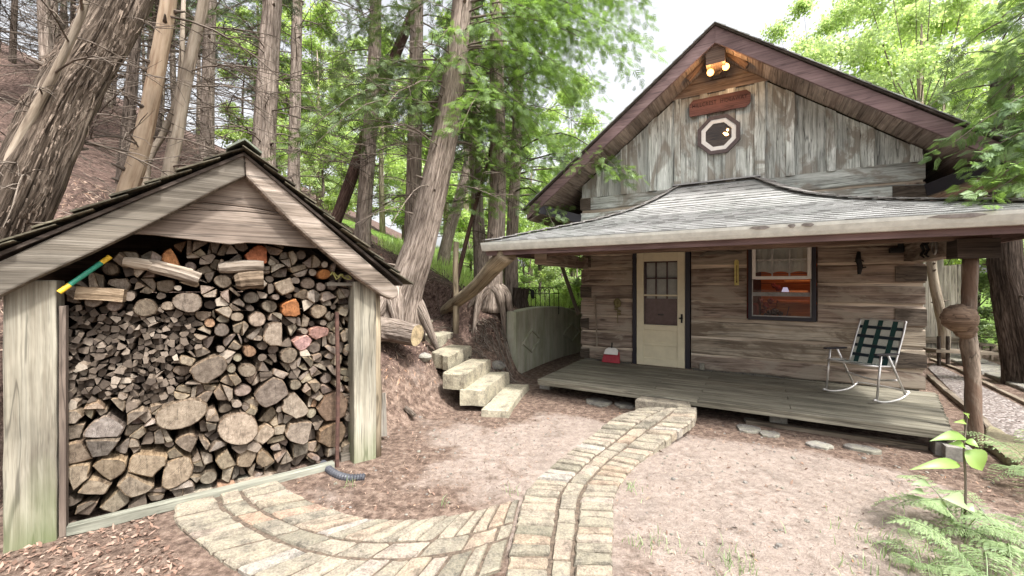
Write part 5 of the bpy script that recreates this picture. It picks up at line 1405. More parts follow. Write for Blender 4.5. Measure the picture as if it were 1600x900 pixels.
    for (a, b, rp, mt, lab) in lays:
        A = S(*a, FD-.06); B = S(*b, FD-.08); Y = SH.w(A[0], FD)[1]; rr = rp/F*Y
        m = MB(SH)
        if 'plank' in lab: m.beam(A, B, rr*2, rr*1.5, (0, 0, 1), seg=4, jit=.004)
        else:
            pp = [tuple(p) for p in spline([A, ((A[0]+B[0])/2, A[1]-.01, (A[2]+B[2])/2+.006), B], 7)]; m.tube(pp, [rr*.75]+[rr]*5+[rr*.95], 10, .06, capmat=1)
        o = m.build('firewood_log', [M[mt], M['endgrain']], label=lab, cat='firewood log', group='firewood logs stacked in the shed'); o.color = (1.1, 1.05, .95, 1)
    # broom pole, rope
    A = S(92, 457, PD-.02); B = S(172, 401, PD+.06); A = np.array(A); B = np.array(B)
    m = MB(SH); m.tube([tuple(A+(B-A)*.2), tuple(A+(B-A)*.82)], .016, 10); t = m.build('plastic_pole', M['teal'], label='teal plastic pole with yellow ends poking out above the woodpile', cat='pole')
    for f0, f1 in ((0, .2), (.82, 1.)):
        m = MB(SH); m.tube([tuple(A+(B-A)*f0), tuple(A+(B-A)*f1)], .0165, 10); m.build('yellow_end', M['yellow'], t)
    m = MB(SH); p0 = S(520, 428, PD+.06); pts = [(p0[0]+.17*k/10*1., PD+.08+.01*math.sin(k), p0[2]-.03*k/10+.015*math.sin(k*1.7)) for k in range(11)]
    m.tube(pts, .007, 6); m.tube([(p[0]-.02, p[1]-.02, p[2]-.012+.02*math.sin(i*1.3)) for i, p in enumerate(pts)], .006, 6); m.build('rope', M['rope'], label='loose yellow green rope lying on top of the wood at the right post', cat='rope')
g_ = NG('kindling_end'); r_ = g_.attr(); ob_ = g_.n('TexCoord').outputs['Object']
g_.prin(g_.mix(.5, g_.ramp(r_, [(0., (.045, .034, .027)), (.5, (.11, .086, .066)), (.85, (.21, .17, .135)), (1., (.36, .31, .25))]), g_.ramp(g_.noise(ob_, 60, 4, .7), [(.3, .5), (.7, 1.3)]), 'MULTIPLY'), .9); M['kinend'] = g_.m
M['logpaleb'] = bark('peeled_branch', (.1, .078, .06), (.2, .165, .13), (.3, .255, .21), .4, 18, 1.5)
firewood()

# ------------------------------------------------------------ small ground things
def smalls():
    # corrugated pipe
    pts = [gp(505, 724, .03), gp(520, 738, .03), gp(542, 746, .03), gp(570, 745, .03)]
    sp = spline([(a, b, .028) for a, b in pts], 60); m = MB(); m.tube([tuple(p) for p in sp], [.03+(.004 if i % 3 == 0 else -.003) for i in range(60)], 12)
    m.build('drain_pipe', M['plasticblack'], label='short length of black corrugated drain pipe lying on the ground by the shed', cat='drain pipe')
    x, y = gp(541, 722, 0); m = MB(SH); a = SH.loc(x, y); m.box(a[0]-.045, a[0]+.04, a[1], a[1]+.08, 0, .075, .5, jit=.002); m.build('wood_block', M['shedgrey'], label='small square wood block at the foot of the right shed post', cat='wood block', bevel=.004)
    # cut log jutting from behind the shed
    E = Vector(P(652, 524, 5.35)); pts = [(-2.6, 5.15, 1.0), (-2.1, 5.35, 1.12), (-1.65, 5.5, 1.08), tuple(E)]
    sp = spline(pts, 16); m = MB(); m.tube([tuple(p) for p in sp], [.2-.004*i for i in range(16)], 16, .03, capmat=1, flute=.03)
    o = m.build('cut_log', [M['barkcedar'], M['cutend']], label='thick curved cedar log with a pale sawn end jutting from behind the shed', cat='log', smooth=False)
    # leaning porch log
    A = Vector(hit(700, 492, 6)); A.z += .1; print('log base', A); B = Vector(P(793, 398, 6.05)); A.z = A.z-.0
    sp = spline([tuple(A+(A-B)*.08), tuple(A), tuple((A+B)/2+Vector((.0, 0, -.06))), tuple(A+(B-A)*.8), tuple(B+Vector((.0, 0, .03)))], 18)
    m = MB(); m.tube([tuple(p) for p in sp], [.1+.0022*i for i in range(18)], 14, .04, flute=.05); m.build('leaning_log', M['palepost'], smooth=True, label='thick peeled log leaning from the bank up to the porch roof corner', cat='log')
    # upright post
    x, y, z = hit(712, 520, 5.5); print('post', x, y, z); m = MB(); m.tube([(x, y, z-.2), (x+.01, y, z+.5), (x-.005, y, z+1.1), (x+.01, y, P(712, 378, y)[2])], [.06, .058, .052, .05], 12, .05); m.build('bank_post', M['palepost'], smooth=True, label='upright round wooden post standing alone on the bank above the stairs', cat='post')
    # flat stones by the deck
    labs = ['flat pale stone set in the dirt left of the path, near the deck', 'pale flat stone directly left of the path by the deck', 'flat grey stone just left of the middle pier under the deck', 'small flat stone beside the middle deck pier', 'flat stone in the dirt midway along the deck edge', 'long flat stone in the dirt further along the deck edge', 'flat stone near the right end of the deck']
    for (px, py, wx, wy), lab in zip([(935, 630, .42, .2), (975, 634, .3, .16), (1170, 672, .3, .16), (1203, 680, .22, .12), (1280, 697, .24, .1), (1345, 702, .34, .1), (1172, 658, .14, .08)], labs):
        x, y = gp(px, py, 0); xl, yl = CAB.loc(x, y); pts = []
        for k in range(11):
            a = 6.283*k/11; q = U(.75, 1.1); pts.append((xl+wx*.5*q*math.cos(a), yl+wy*q*math.sin(a)))
        m = MB(CAB); m.prism([(a, b, -.02) for a, b in pts], (0, 0, .045)); m.build('flat_stone', M['flatstone'], label=lab, cat='stone', group='flat stones along the deck', bevel=.01)
    # stick on the slope, pale board behind the shed post
    x, y, z = P(640, 622, 5.1); z = gh(x, y); m = MB(); m.tube([(x-.06, y+.0, z+.1), (x, y, z+.05), (x+.08, y-.08, z+.02)], [.03, .032, .028], 8, .08); m.build('branch_piece', M['twig'], label='short dead branch piece lying on the slope left of the stairs', cat='branch')
    a = P(600, 640, 4.4); m = MB(); m.beam((a[0]-.03, 4.45, .05), (a[0]-.06, 4.5, .5), .09, .02, (0, 1, 0)); m.build('pale_board', M['fenceboard'], label='pale board end standing behind the right shed post', cat='board')
    x, y = gp(662, 560, .75); 
    for (px, py, r, lab) in ((663, 561, .1, 'pale rounded rock on the slope between the cut log and the stairs'), (700, 584, .09, 'small rock wedged at the left end of the third step'), (777, 575, .13, 'angular rock at the right end of the stairs near the wall'), (590, 700, .05, 'small pale stone at the foot of the slope beside the shed post')):
        Yg = 5.0
        for Yt in np.arange(3.5, 9, .02):
            X = (px-CX)/F*Yt
            if EYE+(CY-py)/F*Yt < gh(X, Yt): Yg = Yt; break
        X = (px-CX)/F*Yg; z = gh(X, Yg); m = MB(); m.sphere((X, Yg, z+r*.2), r, r*.8, r*.6, 9, 6, .16); m.build('rock', M['flatstone'], label=lab, cat='rock', group='rocks on the slope')
M['cutend'] = stone_mat('sawn_log_end', [(0., (.4, .31, .19)), (1., (.42, .33, .2))], 0, 12)
smalls()

# ------------------------------------------------------------ right side of the cabin
def rightside():
    def edge(pts, wd, ht, lab, mt='timber'):
        q = [gp(px, py, 0) for px, py in pts]; m = MB()
        for a, b in zip(q, q[1:]): m.beam((a[0], a[1], ht/2), (b[0], b[1], ht/2), wd, ht, seg=6, jit=.006)
        m.build('edging_timber', M[mt], label=lab, cat='edging timber', group='timbers edging the side path', bevel=.008)
    edge([(1452, 590), (1478, 614), (1535, 660), (1566, 700)], .07, .06, 'weathered timber edging nearest the cabin wall, beside the porch')
    edge([(1455, 563), (1500, 580), (1560, 612), (1640, 650)], .07, .05, 'weathered timber edging on the far side of the gravel')
    gr = MB(); a = [gp(1450, 575, 0), gp(1480, 605, 0), gp(1570, 690, 0), gp(1700, 800, 0), gp(1700, 690, 0), gp(1560, 617, 0), gp(1460, 568, 0)]
    gr.add([(x, y, .012) for x, y in a], [list(range(7))[::-1]]); gr.build('gravel_path', M['gravel'], kind='structure', base=(5, 5, 0))
    # pale slab walk
    m = MB(); q = [gp(1465, 553, .05), gp(1610, 612, .05), gp(1640, 600, .05), gp(1505, 549, .05)]
    q = [(x, y) for x, y in q]
    for k in range(5):
        f0, f1 = k/5+.01, (k+1)/5-.01; A = np.array(q[0]); B = np.array(q[1]); D = np.array(q[3]); E = np.array(q[2])
        stone(m, [A+(B-A)*f0, A+(B-A)*f1, D+(E-D)*f1, D+(E-D)*f0], .06, -.03, .01)
    m.build('slab_walk', M['flatstone'], kind='structure')
    m = MB(CAB); x, y = gp(1562, 705, .05); a = CAB.loc(x, y)
    m = MB(); pts = [gp(1530, 690, .06), gp(1590, 725, .06), gp(1600, 690, .06), gp(1548, 665, .06)]; stone(m, pts, .07, -.03, .025); m.build('corner_stone', M['mossstone'], label='mossy stone slab at the foot of the porch post', cat='stone slab')
    for px, py, lab in ((1500, 720, 'grey concrete block on the ground under the right deck corner'),):
        x, y = gp(px, py, 0); xl, yl = CAB.loc(x, y); k = MB(CAB); k.box(xl-.1, xl+.1, yl, yl+.15, -.02, .12, jit=.003); k.build('concrete_block', M['concrete'], label=lab, cat='concrete block', bevel=.006)
    # plank fence
    Y = 10.2; t = thing('plank_fence', P(1475, 552, Y), 'tall pale grey vertical plank fence beyond the cabin corner', 'fence')
    m = MB(); x = P(1440, 0, Y)[0]
    while x < P(1512, 0, Y)[0]:
        wd = U(.14, .22); m.box(x, x+wd-.008, Y, Y+.03, .05, U(2.05, 2.25) if x > P(1465, 0, Y)[0] else 2.4, jit=.004); x += wd
    m.build('planks', M['fenceboard'], t)
    m = MB(); m.box(P(1440, 0, Y)[0], P(1510, 0, Y)[0], Y-.06, Y-.01, .25, .4); m.build('rail', M['timber'], t)
    # low bench
    t = thing('plank_bench', P(1480, 556, 8.6), 'low weathered plank bench on posts in front of the plank fence', 'bench')
    zt = P(0, 547, 8.6)[2]; xa, xb = P(1452, 0, 8.6)[0], P(1540, 0, 8.6)[0]
    m = MB(); m.beam((xa, 8.6, zt), (xb, 8.5, zt-.04), .3, .06, seg=4, jit=.004); m.build('seat', M['timber'], t)
    for px, hh in ((1467, .5), (1481, .5), (1528, .0)):
        m = MB(); x = P(px, 0, 8.5)[0]; m.tube([(x, 8.5, 0), (x, 8.5, zt+hh*.6)], .03, 8); m.build('post', M['barkdark'], t)
    # box lantern thing
    x, y = gp(1543, 563, .06); m = MB(); 
    m.box(x-.16, x+.2, y, y+.3, .36, .4, .5); m.box(x-.14, x-.1, y+.03, y+.07, .06, .36, .5); m.box(x+.12, x+.16, y+.03, y+.07, .06, .36, .5); m.box(x-.14, x-.1, y+.23, y+.27, .06, .36, .5); m.box(x+.12, x+.16, y+.23, y+.27, .06, .36, .5)
    m.build('wooden_stool', M['timber'], label='small square wooden stand on the pale slab walk beside the dark trunk', cat='stand')
def gravel():
    g = NG('grey_gravel'); ob = g.n('TexCoord').outputs['Object']; v = g.n('TexVoronoi', i_Vector=ob, i_Scale=32.)
    col = g.ramp(v.outputs[1], [(0., (.12, .09, .08)), (.5, (.27, .23, .21)), (1., (.46, .42, .4))])
    col = g.mix(.8, col, g.ramp(v.outputs[0], [(0., 1.2), (.7, .4)]), 'MULTIPLY')
    g.prin(col, .9, g.bump(v.outputs[0], .8, -.02), .2); return g.m
M['gravel'] = gravel()
M['mossstone'] = stone_mat('mossy_slab', [(0., (.22, .19, .12)), (1., (.28, .24, .16))], .6, 6)
rightside()

# ------------------------------------------------------------ foliage tools
def norm(a): return a/np.maximum(np.linalg.norm(a, axis=-1, keepdims=True), 1e-9)
def spray_tpl(nl=4, wd=.085):
    q = []
    for i in range(nl):
        x = .08+.8*i/nl
        for sg in (-1, 1):
            ang = math.radians(48-10*i/nl); L = .52*(1-.55*i/nl); dx, dy = math.cos(ang)*L, sg*math.sin(ang)*L
            nx, ny = -dy/L*wd*.5, dx/L*wd*.5
            q.append([(x, 0, 0), (x+dx*.55+nx, dy*.55+ny, .02), (x+dx, dy, -.05), (x+dx*.55-nx, dy*.55-ny, .02)])
    q.append([(0, -.02, 0), (.5, -.045, .03), (1.05, 0, -.08), (.5, .045, .03)])
    return np.array(q)              # (m,4,3)
def broad_tpl(m=5, seed=3):
    r = np.random.default_rng(seed); q = []
    for i in range(m):
        c = r.uniform(-.6, .6, 3); d = norm(r.normal(size=3)); s = norm(np.cross(d, r.normal(size=3))); L = r.uniform(.35, .5)
        q.append([c, c+d*L*.5+s*L*.36, c+d*L, c+d*L*.5-s*L*.36])
    return np.array(q)
T_SPRAY = spray_tpl(); T_FINE = spray_tpl(9, .06); T_FERN = spray_tpl(3, .16)*np.array([1, .35, 1]); T_BROAD = broad_tpl()
def inst(tpl, pos, dr, scale, tilt=None, rs=NR):
    """place tpl at every pos, x axis along dr, random roll"""
    n = len(pos); d = norm(dr); up = np.tile(np.array([[0, 0, 1.]]), (n, 1))+rs.normal(size=(n, 3))*(.5 if tilt is None else tilt)
    s = norm(np.cross(up, d)); u = np.cross(d, s)
    B = np.stack([d, s, u], 1)*scale[:, None, None]              # n,3,3
    V = np.einsum('mkc,ncd->nmkd', tpl, B)+pos[:, None, None, :]
    m = tpl.shape[0]; rnd = np.repeat(rs.random(n), m)*.75+rs.random(n*m)*.25
    return V.reshape(-1, 3), rnd
def branch_pts(p, az, L, rise, droop, n=7):
    t = np.linspace(0, 1, n); h = np.array([math.cos(az), math.sin(az)])
    wob = np.cumsum(NR.normal(size=(n, 3))*.03*L/n*2, 0)
    q = np.stack([p[0]+h[0]*L*t, p[1]+h[1]*L*t, p[2]+L*(rise*t-droop*t*t)], 1)+wob; return q
def live_branch(acc, tb, p, az, L, rise=.25, droop=.6, sc=.15, dens=1., hang=.35):
    q = branch_pts(p, az, L, rise, droop); tb.append((q, .008+.006*L, .003))
    nt = max(4, int(9*L*dens))
    for k in range(nt):
        t = .22+.78*(k+NR.random())/nt; i = min(int(t*6), 5); f = t*6-i; o = q[i]*(1-f)+q[i+1]*f
        a2 = az+NR.normal()*.25+(1 if NR.random() < .5 else -1)*NR.uniform(.5, 1.2); l2 = L*NR.uniform(.14, .3)*(1.25-t*.7)+.08
        ns = max(2, int(l2*20)); tt = (np.arange(ns)+.5)/ns
        pos = np.stack([o[0]+math.cos(a2)*l2*tt, o[1]+math.sin(a2)*l2*tt, o[2]-l2*(hang*tt*1.3+.2*tt*tt)], 1)+NR.normal(size=(ns, 3))*.03
        d = np.tile([[math.cos(a2), math.sin(a2), -hang-.25]], (ns, 1))+NR.normal(size=(ns, 3))*.45
        acc.append((pos, d, NR.uniform(.7, 1.3, ns)*sc))
def dead_branch(tb, p, az, L, rise=.2, droop=.35, r=.012, subs=6):
    q = branch_pts(p, az, L, rise, droop, 7); tb.append((q, r, r*.3))
    for k in range(subs):
        t = NR.uniform(.2, .95); i = min(int(t*6), 5); f = t*6-i; o = q[i]*(1-f)+q[i+1]*f
        s = branch_pts(o, az+NR.choice([-1, 1])*NR.uniform(.3, 1.1), L*NR.uniform(.15, .45), NR.uniform(-.3, .5), NR.uniform(-.2, .6), 5); tb.append((s, r*.5, r*.2))
def tubes(name, tb, mat, parent, n=4):
    m = MB()
    for q, r0, r1 in tb: k = len(q); m.tube([tuple(p) for p in q], [r0+(r1-r0)*i/(k-1) for i in range(k)], n, caps=False)
    if tb: m.build(name, mat, parent, smooth=True)
def foliage(name, acc, tpl, mat, parent, **kw):
    pos = np.concatenate([a[0] for a in acc]); d = np.concatenate([a[1] for a in acc]); s = np.concatenate([a[2] for a in acc])
    V, r = inst(tpl, pos, d, s); b = wbase(parent) if parent is not None else kw.pop('base')
    return np_mesh(name, V, 4, mat, tuple(b), r, parent, **kw)

def interp(path, z):
    for a, b in zip(path, path[1:]):
        if a[2] <= z <= b[2] or b is path[-1]:
            t = (z-a[2])/max(b[2]-a[2], 1e-6); return np.array(a)+(np.array(b)-np.array(a))*t
    return np.array(path[-1])
def H_(p): return p[-1][2]-p[0][2]
def tree(name, label, path, radii, mat, dead=None, live=None, leaf='cedar', flute=.06, sides=14, cat='tree', group=None, noise=.03, roots=0, sc=.15):
    """path: world points base to top"""
    base = (path[0][0], path[0][1], path[0][2]+.1)
    t = thing(name, base, label, cat, group)
    n = max(14, int((path[-1][2]-path[0][2])*4)); sp = [np.array(p) for p in spline(path, n)]; rr = [float(x[0]) for x in spline([(r, 0, 0) for r in radii], n)]
    m = MB(); m.tube([tuple(p) for p in sp], rr, sides, noise, flute=flute)
    for k in range(roots):
        a = 6.283*k/roots+U(-.3, .3); r0 = rr[0]; L = r0*U(1.25, 1.8); c = sp[0]
        pr = [(c[0]+math.cos(a)*r0*.5, c[1]+math.sin(a)*r0*.5, c[2]+.1+r0*1.1), (c[0]+math.cos(a)*r0*1.1, c[1]+math.sin(a)*r0*1.1, c[2]+.1+r0*.3)]
        x, y = c[0]+math.cos(a)*L, c[1]+math.sin(a)*L; pr += [(x, y, gh(x, y)-.03)]
        m.tube([tuple(p) for p in spline(pr, 6)], [r0*.42, r0*.34, r0*.27, r0*.2, r0*.13, r0*.06], 8, .06)
    m.build('trunk', mat, t, smooth=True)
    tb = []; acc = []
    if rr[0] > .1:
        sm = MB()
        for k in range(int(H_(path)*2.2)):
            z = U(path[0][2]+.8, path[-1][2]); c = interp(sp, z); i_ = min(range(n), key=lambda i: abs(sp[i][2]-z)); a = U(0, 6.283); r0 = rr[i_]; d = np.array((math.cos(a), math.sin(a), .25)); L = U(.03, .12)
            sm.tube([tuple(c+d*r0*.8), tuple(c+d*(r0+L*.3)), tuple(c+d*(r0+L))], [U(.025, .04), .018, .009], 6, .1)
        sm.build('branch_stubs', M['twig'], t, smooth=True)
    if dead:
        nd, z0, z1, Ld = dead[:4]; az0, azs = (dead[4], dead[5]) if len(dead) > 4 else (0, 3.14)
        for k in range(nd):
            z = U(z0, z1); p = interp(sp, z); dead_branch(tb, p, az0+U(-azs, azs), Ld*U(.5, 1.2), U(-.05, .4), U(.1, .6), U(.008, .016), 7)
    if live:
        nl, z0, z1, Ll = live[:4]; az0, azs = (live[4], live[5]) if len(live) > 4 else (0, 3.14)
        for k in range(nl):
            z = U(z0, z1); p = interp(sp, z); live_branch(acc, tb, p, az0+U(-azs, azs), Ll*U(.55, 1.15)*(1-.5*(z-z0)/(z1-z0+1e-6)), U(.1, .4), U(.4, .8), sc)
    tubes('branches', tb, M['twig'], t, 4)
    if acc: foliage('crown', acc, T_SPRAY, M[leaf], t)
    return t
def bp(px, Y, py=None):
    """base point on the terrain under a pixel column at depth Y"""
    X = (px-CX)/F*Y; return (X, Y, gh(X, Y)-.1)
PI = math.pi
# --- nearby trees, left to right
Y = 3.95
tree('shaggy_cedar', 'thick leaning cedar with ragged peeling bark behind the left of the shed roof', [P(-75, 520, Y), P(0, 372, Y), P(55, 255, Y), P(115, 130, Y+.1), P(170, 40, Y+.2), P(235, -110, Y+.3), P(300, -420, Y+.3)], [.3, .24, .23, .21, .2, .18, .14], M['barkshag'], dead=(10, 1.7, 4.6, 1.3, -.4, 1.5), flute=.09, sides=26, noise=.07)
def shag():
    # peeling bark strips as one part of the shaggy tree
    t = [o for o in C.objects if o.name.startswith('shaggy_cedar')][0]
    ax = spline([P(-75, 520, Y), P(0, 372, Y), P(55, 255, Y), P(115, 130, Y+.1), P(170, 40, Y+.2), P(235, -110, Y+.3)], 60); m = MB()
    for k in range(1500):
        i = R.randrange(2, 56); c = ax[i]; a = U(0, 6.283); r = .235-.0006*i; nrm = np.array((math.cos(a), math.sin(a)*.9, 0)); tang = (ax[i+1]-ax[i]); tang = tang/np.linalg.norm(tang)
        nrm = nrm-tang*nrm.dot(tang); nrm /= np.linalg.norm(nrm); sd = np.cross(tang, nrm)
        if nrm[1] > .5: continue
        L = U(.04, .15); w_ = U(.003, .009); o = c+nrm*r*U(.93, 1.02); up = 1 if R.random() < .3 else -1
        p = [o, o+tang*up*L*.5+nrm*L*.18, o+tang*up*L+nrm*L*U(.05, .3)]
        vs = []
        for j, q in enumerate(p):
            ww = w_*(1-.3*j)
            vs += [tuple(q-sd*ww), tuple(q+sd*ww), tuple(q-nrm*.006-sd*ww), tuple(q-nrm*.006+sd*ww)]
        m.add(vs, [[0, 1, 5, 4], [4, 5, 9, 8], [2, 6, 7, 3], [6, 10, 11, 7], [8, 9, 11, 10], [0, 4, 6, 2], [1, 3, 7, 5], [4, 8, 10, 6], [5, 7, 11, 9]], [[(U(0, 9), 0), (0, .03), (.1, .03), (.1, 0)]]*9)
    m.build('bark', M['barkpeel'], t)
M['barkpeel'] = wood('peeling_bark_strip', (.09, .066, .05), (.2, .155, .12), (.32, .255, .205), 20, 2, .35)
shag()
Y = 3.75
tree('bare_sapling', 'slim bare pale trunk crossing in front of the shaggy cedar', [P(-40, 350, Y), P(0, 278, Y), P(50, 180, Y), P(95, 95, Y), P(135, 0, Y), P(160, -120, Y)], [.045, .04, .036, .03, .027, .02], M['barkgrey'], dead=(5, 2.2, 4.2, .9, 0, 1.2), sides=9, cat='sapling')
tree('smooth_cedar', 'smooth tan debarked trunk rising behind the left roof slope of the shed', [(-4.65, 5.1, 1.0), P(196, 330, 5.05), P(215, 250, 5.05), P(233, 170, 5.1), P(250, 80, 5.1), P(263, 0, 5.1), P(285, -200, 5.2), P(300, -420, 5.2)], [.115, .105, .096, .09, .085, .08, .072, .064], M['barktan'], dead=(9, 2.6, 5.2, 1.4, -.3, 1.6), sides=16, flute=.03)
tree('forked_cedar', 'slimmer pale grey trunk with a low fork right of the smooth tan trunk', [(-4.75, 5.75, 1.9), P(262, 290, 5.7), P(276, 210, 5.7), P(290, 130, 5.7), P(304, 60, 5.7), P(318, 0, 5.7), P(345, -200, 5.8)], [.09, .085, .078, .072, .068, .062, .05], M['barkgrey'], dead=(14, 2.6, 5.6, 1.5), sides=14)
tree('thin_fork_trunk', 'thin pale stem leaning between the smooth tan trunk and the forked trunk', [(-5.2, 6.0, 2.2), P(228, 268, 5.9), P(255, 210, 5.9), P(278, 150, 5.85), P(284, 90, 5.8), P(287, 0, 5.85)], [.05, .046, .042, .037, .033, .026], M['barkgrey'], sides=10)
tree('cedar_tree', 'big straight cedar trunk directly behind the shed ridge', [bp(408, 7.4), P(410, 250, 7.4), P(416, 150, 7.4), P(421, 60, 7.4), P(425, 0, 7.4), P(430, -200, 7.4), P(432, -380, 7.4)], [.26, .19, .17, .158, .145, .12, .1], M['barkcedar'], dead=(44, 3.4, 7.0, 2.2), live=(12, 7.2, 10., 2.2), leaf='cedardark', roots=4)
tree('cedar_tree', 'slim upright cedar trunk just right of the big straight one', [bp(458, 10.5), P(459, 250, 10.5), P(462, 120, 10.5), P(464, 0, 10.5), P(466, -200, 10.5)], [.17, .14, .13, .12, .09], M['barkcedar'], dead=(20, 4, 8.8, 2.), live=(8, 7.5, 11, 2.2), leaf='cedar')
tree('red_cedar', 'dark red brown trunk leaning strongly to the right in the wood', [bp(515, 9.4), P(530, 330, 9.4), P(560, 245, 9.4), P(592, 150, 9.3), P(620, 80, 9.2), P(652, 0, 9.0), P(690, -120, 9.)], [.15, .13, .13, .12, .11, .1, .07], M['barkred'], dead=(14, 3.6, 7.5, 1.8), sides=12)
tree('cedar_tree', 'grey cedar trunk rising just right of the base of the red leaning trunk', [bp(565, 9.2), P(568, 350, 9.2), P(575, 250, 9.2), P(582, 150, 9.2), P(586, 60, 9.2), P(588, -150, 9.2)], [.2, .17, .155, .15, .13, .09], M['barkcedar'], dead=(20, 3.6, 7.5, 2.), live=(10, 6.5, 10, 2.3), leaf='cedar')
tree('cedar_tree', 'upright cedar trunk between the red leaning trunk and the big leaning cedar', [bp(643, 8.3), P(645, 370, 8.3), P(648, 240, 8.3), P(650, 120, 8.3), P(652, 0, 8.3), P(655, -200, 8.3)], [.21, .17, .145, .135, .12, .09], M['barkcedar'], dead=(20, 3.4, 7, 1.9), live=(14, 5.2, 9, 2.2), leaf='cedar')
Y = 6.75
tree('leaning_cedar', 'massive leaning cedar with flared roots beside the top of the stairs', [(P(612, 505, Y)[0], Y, gh(P(612, 505, Y)[0], Y)-.1), P(628, 460, Y), P(655, 380, Y), P(678, 290, Y), P(697, 200, Y), P(710, 110, Y), P(722, 0, Y), P(735, -220, Y), P(740, -420, Y)], [.44, .31, .25, .225, .205, .18, .155, .12, .09], M['barkcedar'], dead=(22, 3.0, 6.2, 1.7), live=(26, 4.4, 9.5, 2.2, 2.7, 1.7), leaf='cedar', roots=7, sides=24, flute=.08)
tree('cedar_tree', 'short leaning cedar seen far back between the post and the leaning cedar', [bp(690, 13), P(700, 370, 13), P(718, 310, 13), P(735, 240, 13), P(745, 150, 13)], [.2, .17, .16, .15, .12], M['barkcedar'], dead=(16, 3.5, 8, 2.), live=(14, 5.5, 9, 2.4), leaf='cedar')
tree('cedar_tree', 'narrow cedar trunk behind the leaning porch log, left of the rooted one', [bp(752, 10), P(750, 400, 10), P(744, 300, 10), P(740, 200, 10), P(738, 80, 10), P(738, -150, 10)], [.2, .16, .145, .13, .12, .09], M['barkcedar'], dead=(16, 3, 7, 1.8), live=(14, 5.2, 9.5, 2.4), leaf='cedarbright')
tree('cedar_tree', 'cedar with spreading roots on the bank behind the concrete wall', [bp(768, 7.9), P(771, 440, 7.9), P(776, 350, 7.9), P(779, 250, 7.9), P(777, 120, 7.9), P(776, 0, 7.9), P(780, -220, 7.9)], [.3, .185, .165, .15, .135, .12, .09], M['barkcedar'], dead=(18, 2.8, 6, 1.5), live=(40, 4.4, 9., 2.3, 2.6, 2.0), leaf='cedarbright', roots=6)
tree('leaning_sapling', 'thin dark sapling leaning across the bank beside the upright post', [hit(703, 492, 6)]+[P(a_, b_, hit(703, 492, 6)[1]) for a_, b_ in ((718, 420), (738, 340), (755, 280), (768, 230), (785, 120))], [.05, .045, .04, .035, .03, .02], M['barkred'], dead=(8, 2.5, 4.8, .9), sides=8, cat='sapling')
# the bright hanging cedar against the sky
tree('cedar_tree', 'cedar with bright green hanging sprays reaching out against the sky', [bp(800, 9.6), P(800, 380, 9.6), P(806, 250, 9.6), P(810, 120, 9.6), P(812, 0, 9.6), P(815, -200, 9.6)], [.17, .14, .125, .11, .1, .07], M['barkcedar'], dead=(10, 3, 7, 1.4), live=(44, 3.6, 10.5, 3.0, -.1, 1.9), leaf='cedarbright')
def overhang():
    # explicit outer boughs of the leaning cedar towards the sky gap
    t = [o for o in C.objects if o.name.startswith('leaning_cedar')][0]; acc = []; tb = []
    for (px, py, Yt) in [(1000, 10, 7.2), (1005, 60, 7.0), (960, 95, 7.0), (940, 50, 6.6), (910, 130, 6.8), (890, 150, 7.4), (850, 190, 7.), (880, 110, 6.4), (860, 40, 6.2), (850, 190, 6.6), (810, 250, 7.8), (820, 260, 7.), (790, 150, 6.2), (800, 60, 6.), (760, 250, 6.4), (800, 300, 8.2), (1010, -20, 7.), (920, -10, 6.6), (780, 330, 7.4), (740, 120, 6.), (690, 60, 5.8), (720, 200, 6.2), (660, 140, 5.9)]:
        e = np.array(P(px, py, Yt)); zt = min(max(e[2]+.5, 3.4), 8.5); o = interp([np.array(P(697, 200, 6.75)), np.array(P(722, 0, 6.75)), np.array(P(735, -220, 6.75))], zt)
        dv_ = e-o; L = math.hypot(dv_[0], dv_[1]); az = math.atan2(dv_[1], dv_[0]); rise = .35; droop = rise-dv_[2]/max(L, .3)
        live_branch(acc, tb, o, az, max(L, .6), rise, droop, .15, 1.25, .55)
    tubes('boughs', tb, M['twig'], t, 5); foliage('hanging_sprays', acc, T_SPRAY, M['cedarbright'], t)
overhang()

# --- hillside wood: three source trees copied over the slope
def proto(kind, label, H, rad, mat, dead, live, leaf, sc=.2):
    t = tree(kind, label, [(0, 0, -.1), (.05, 0, H*.3), (-.05, .08, H*.6), (0, 0, H)], [rad, rad*.8, rad*.6, rad*.25], mat, dead=dead, live=live, leaf=leaf, sc=sc, group='cedars on the hillside')
    return t
pA = proto('hillside_cedar', 'x', 11, .14, M['barkcedar'], (60, 1.0, 8.5, 2.3), (22, 6.5, 10.8, 2.4), 'cedardark', .22)
pB = proto('hillside_cedar', 'x', 9, .09, M['barkdark'], (54, .8, 7.5, 2.), (16, 5.5, 8.8, 2.), 'cedardark', .2)
pC = proto('hillside_cedar', 'x', 10, .12, M['barkcedar'], (44, 1., 7.5, 2.1), (24, 5., 9.8, 2.3), 'cedar', .22)
spots = []
for _ in range(4000):
    Yy = U(6.8, 27); px = U(-60, 455); X = (px-CX)/F*Yy
    if len(spots) >= 28: break
    if Yy < 9 and px > 330: continue
    if all(math.hypot(X-a, Yy-b) > 1.25+.04*Yy for a, b, c in spots): spots.append((X, Yy, px))
used = set()
words = {0: 'tall cedar', 1: 'thin dark cedar', 2: 'green crowned cedar'}
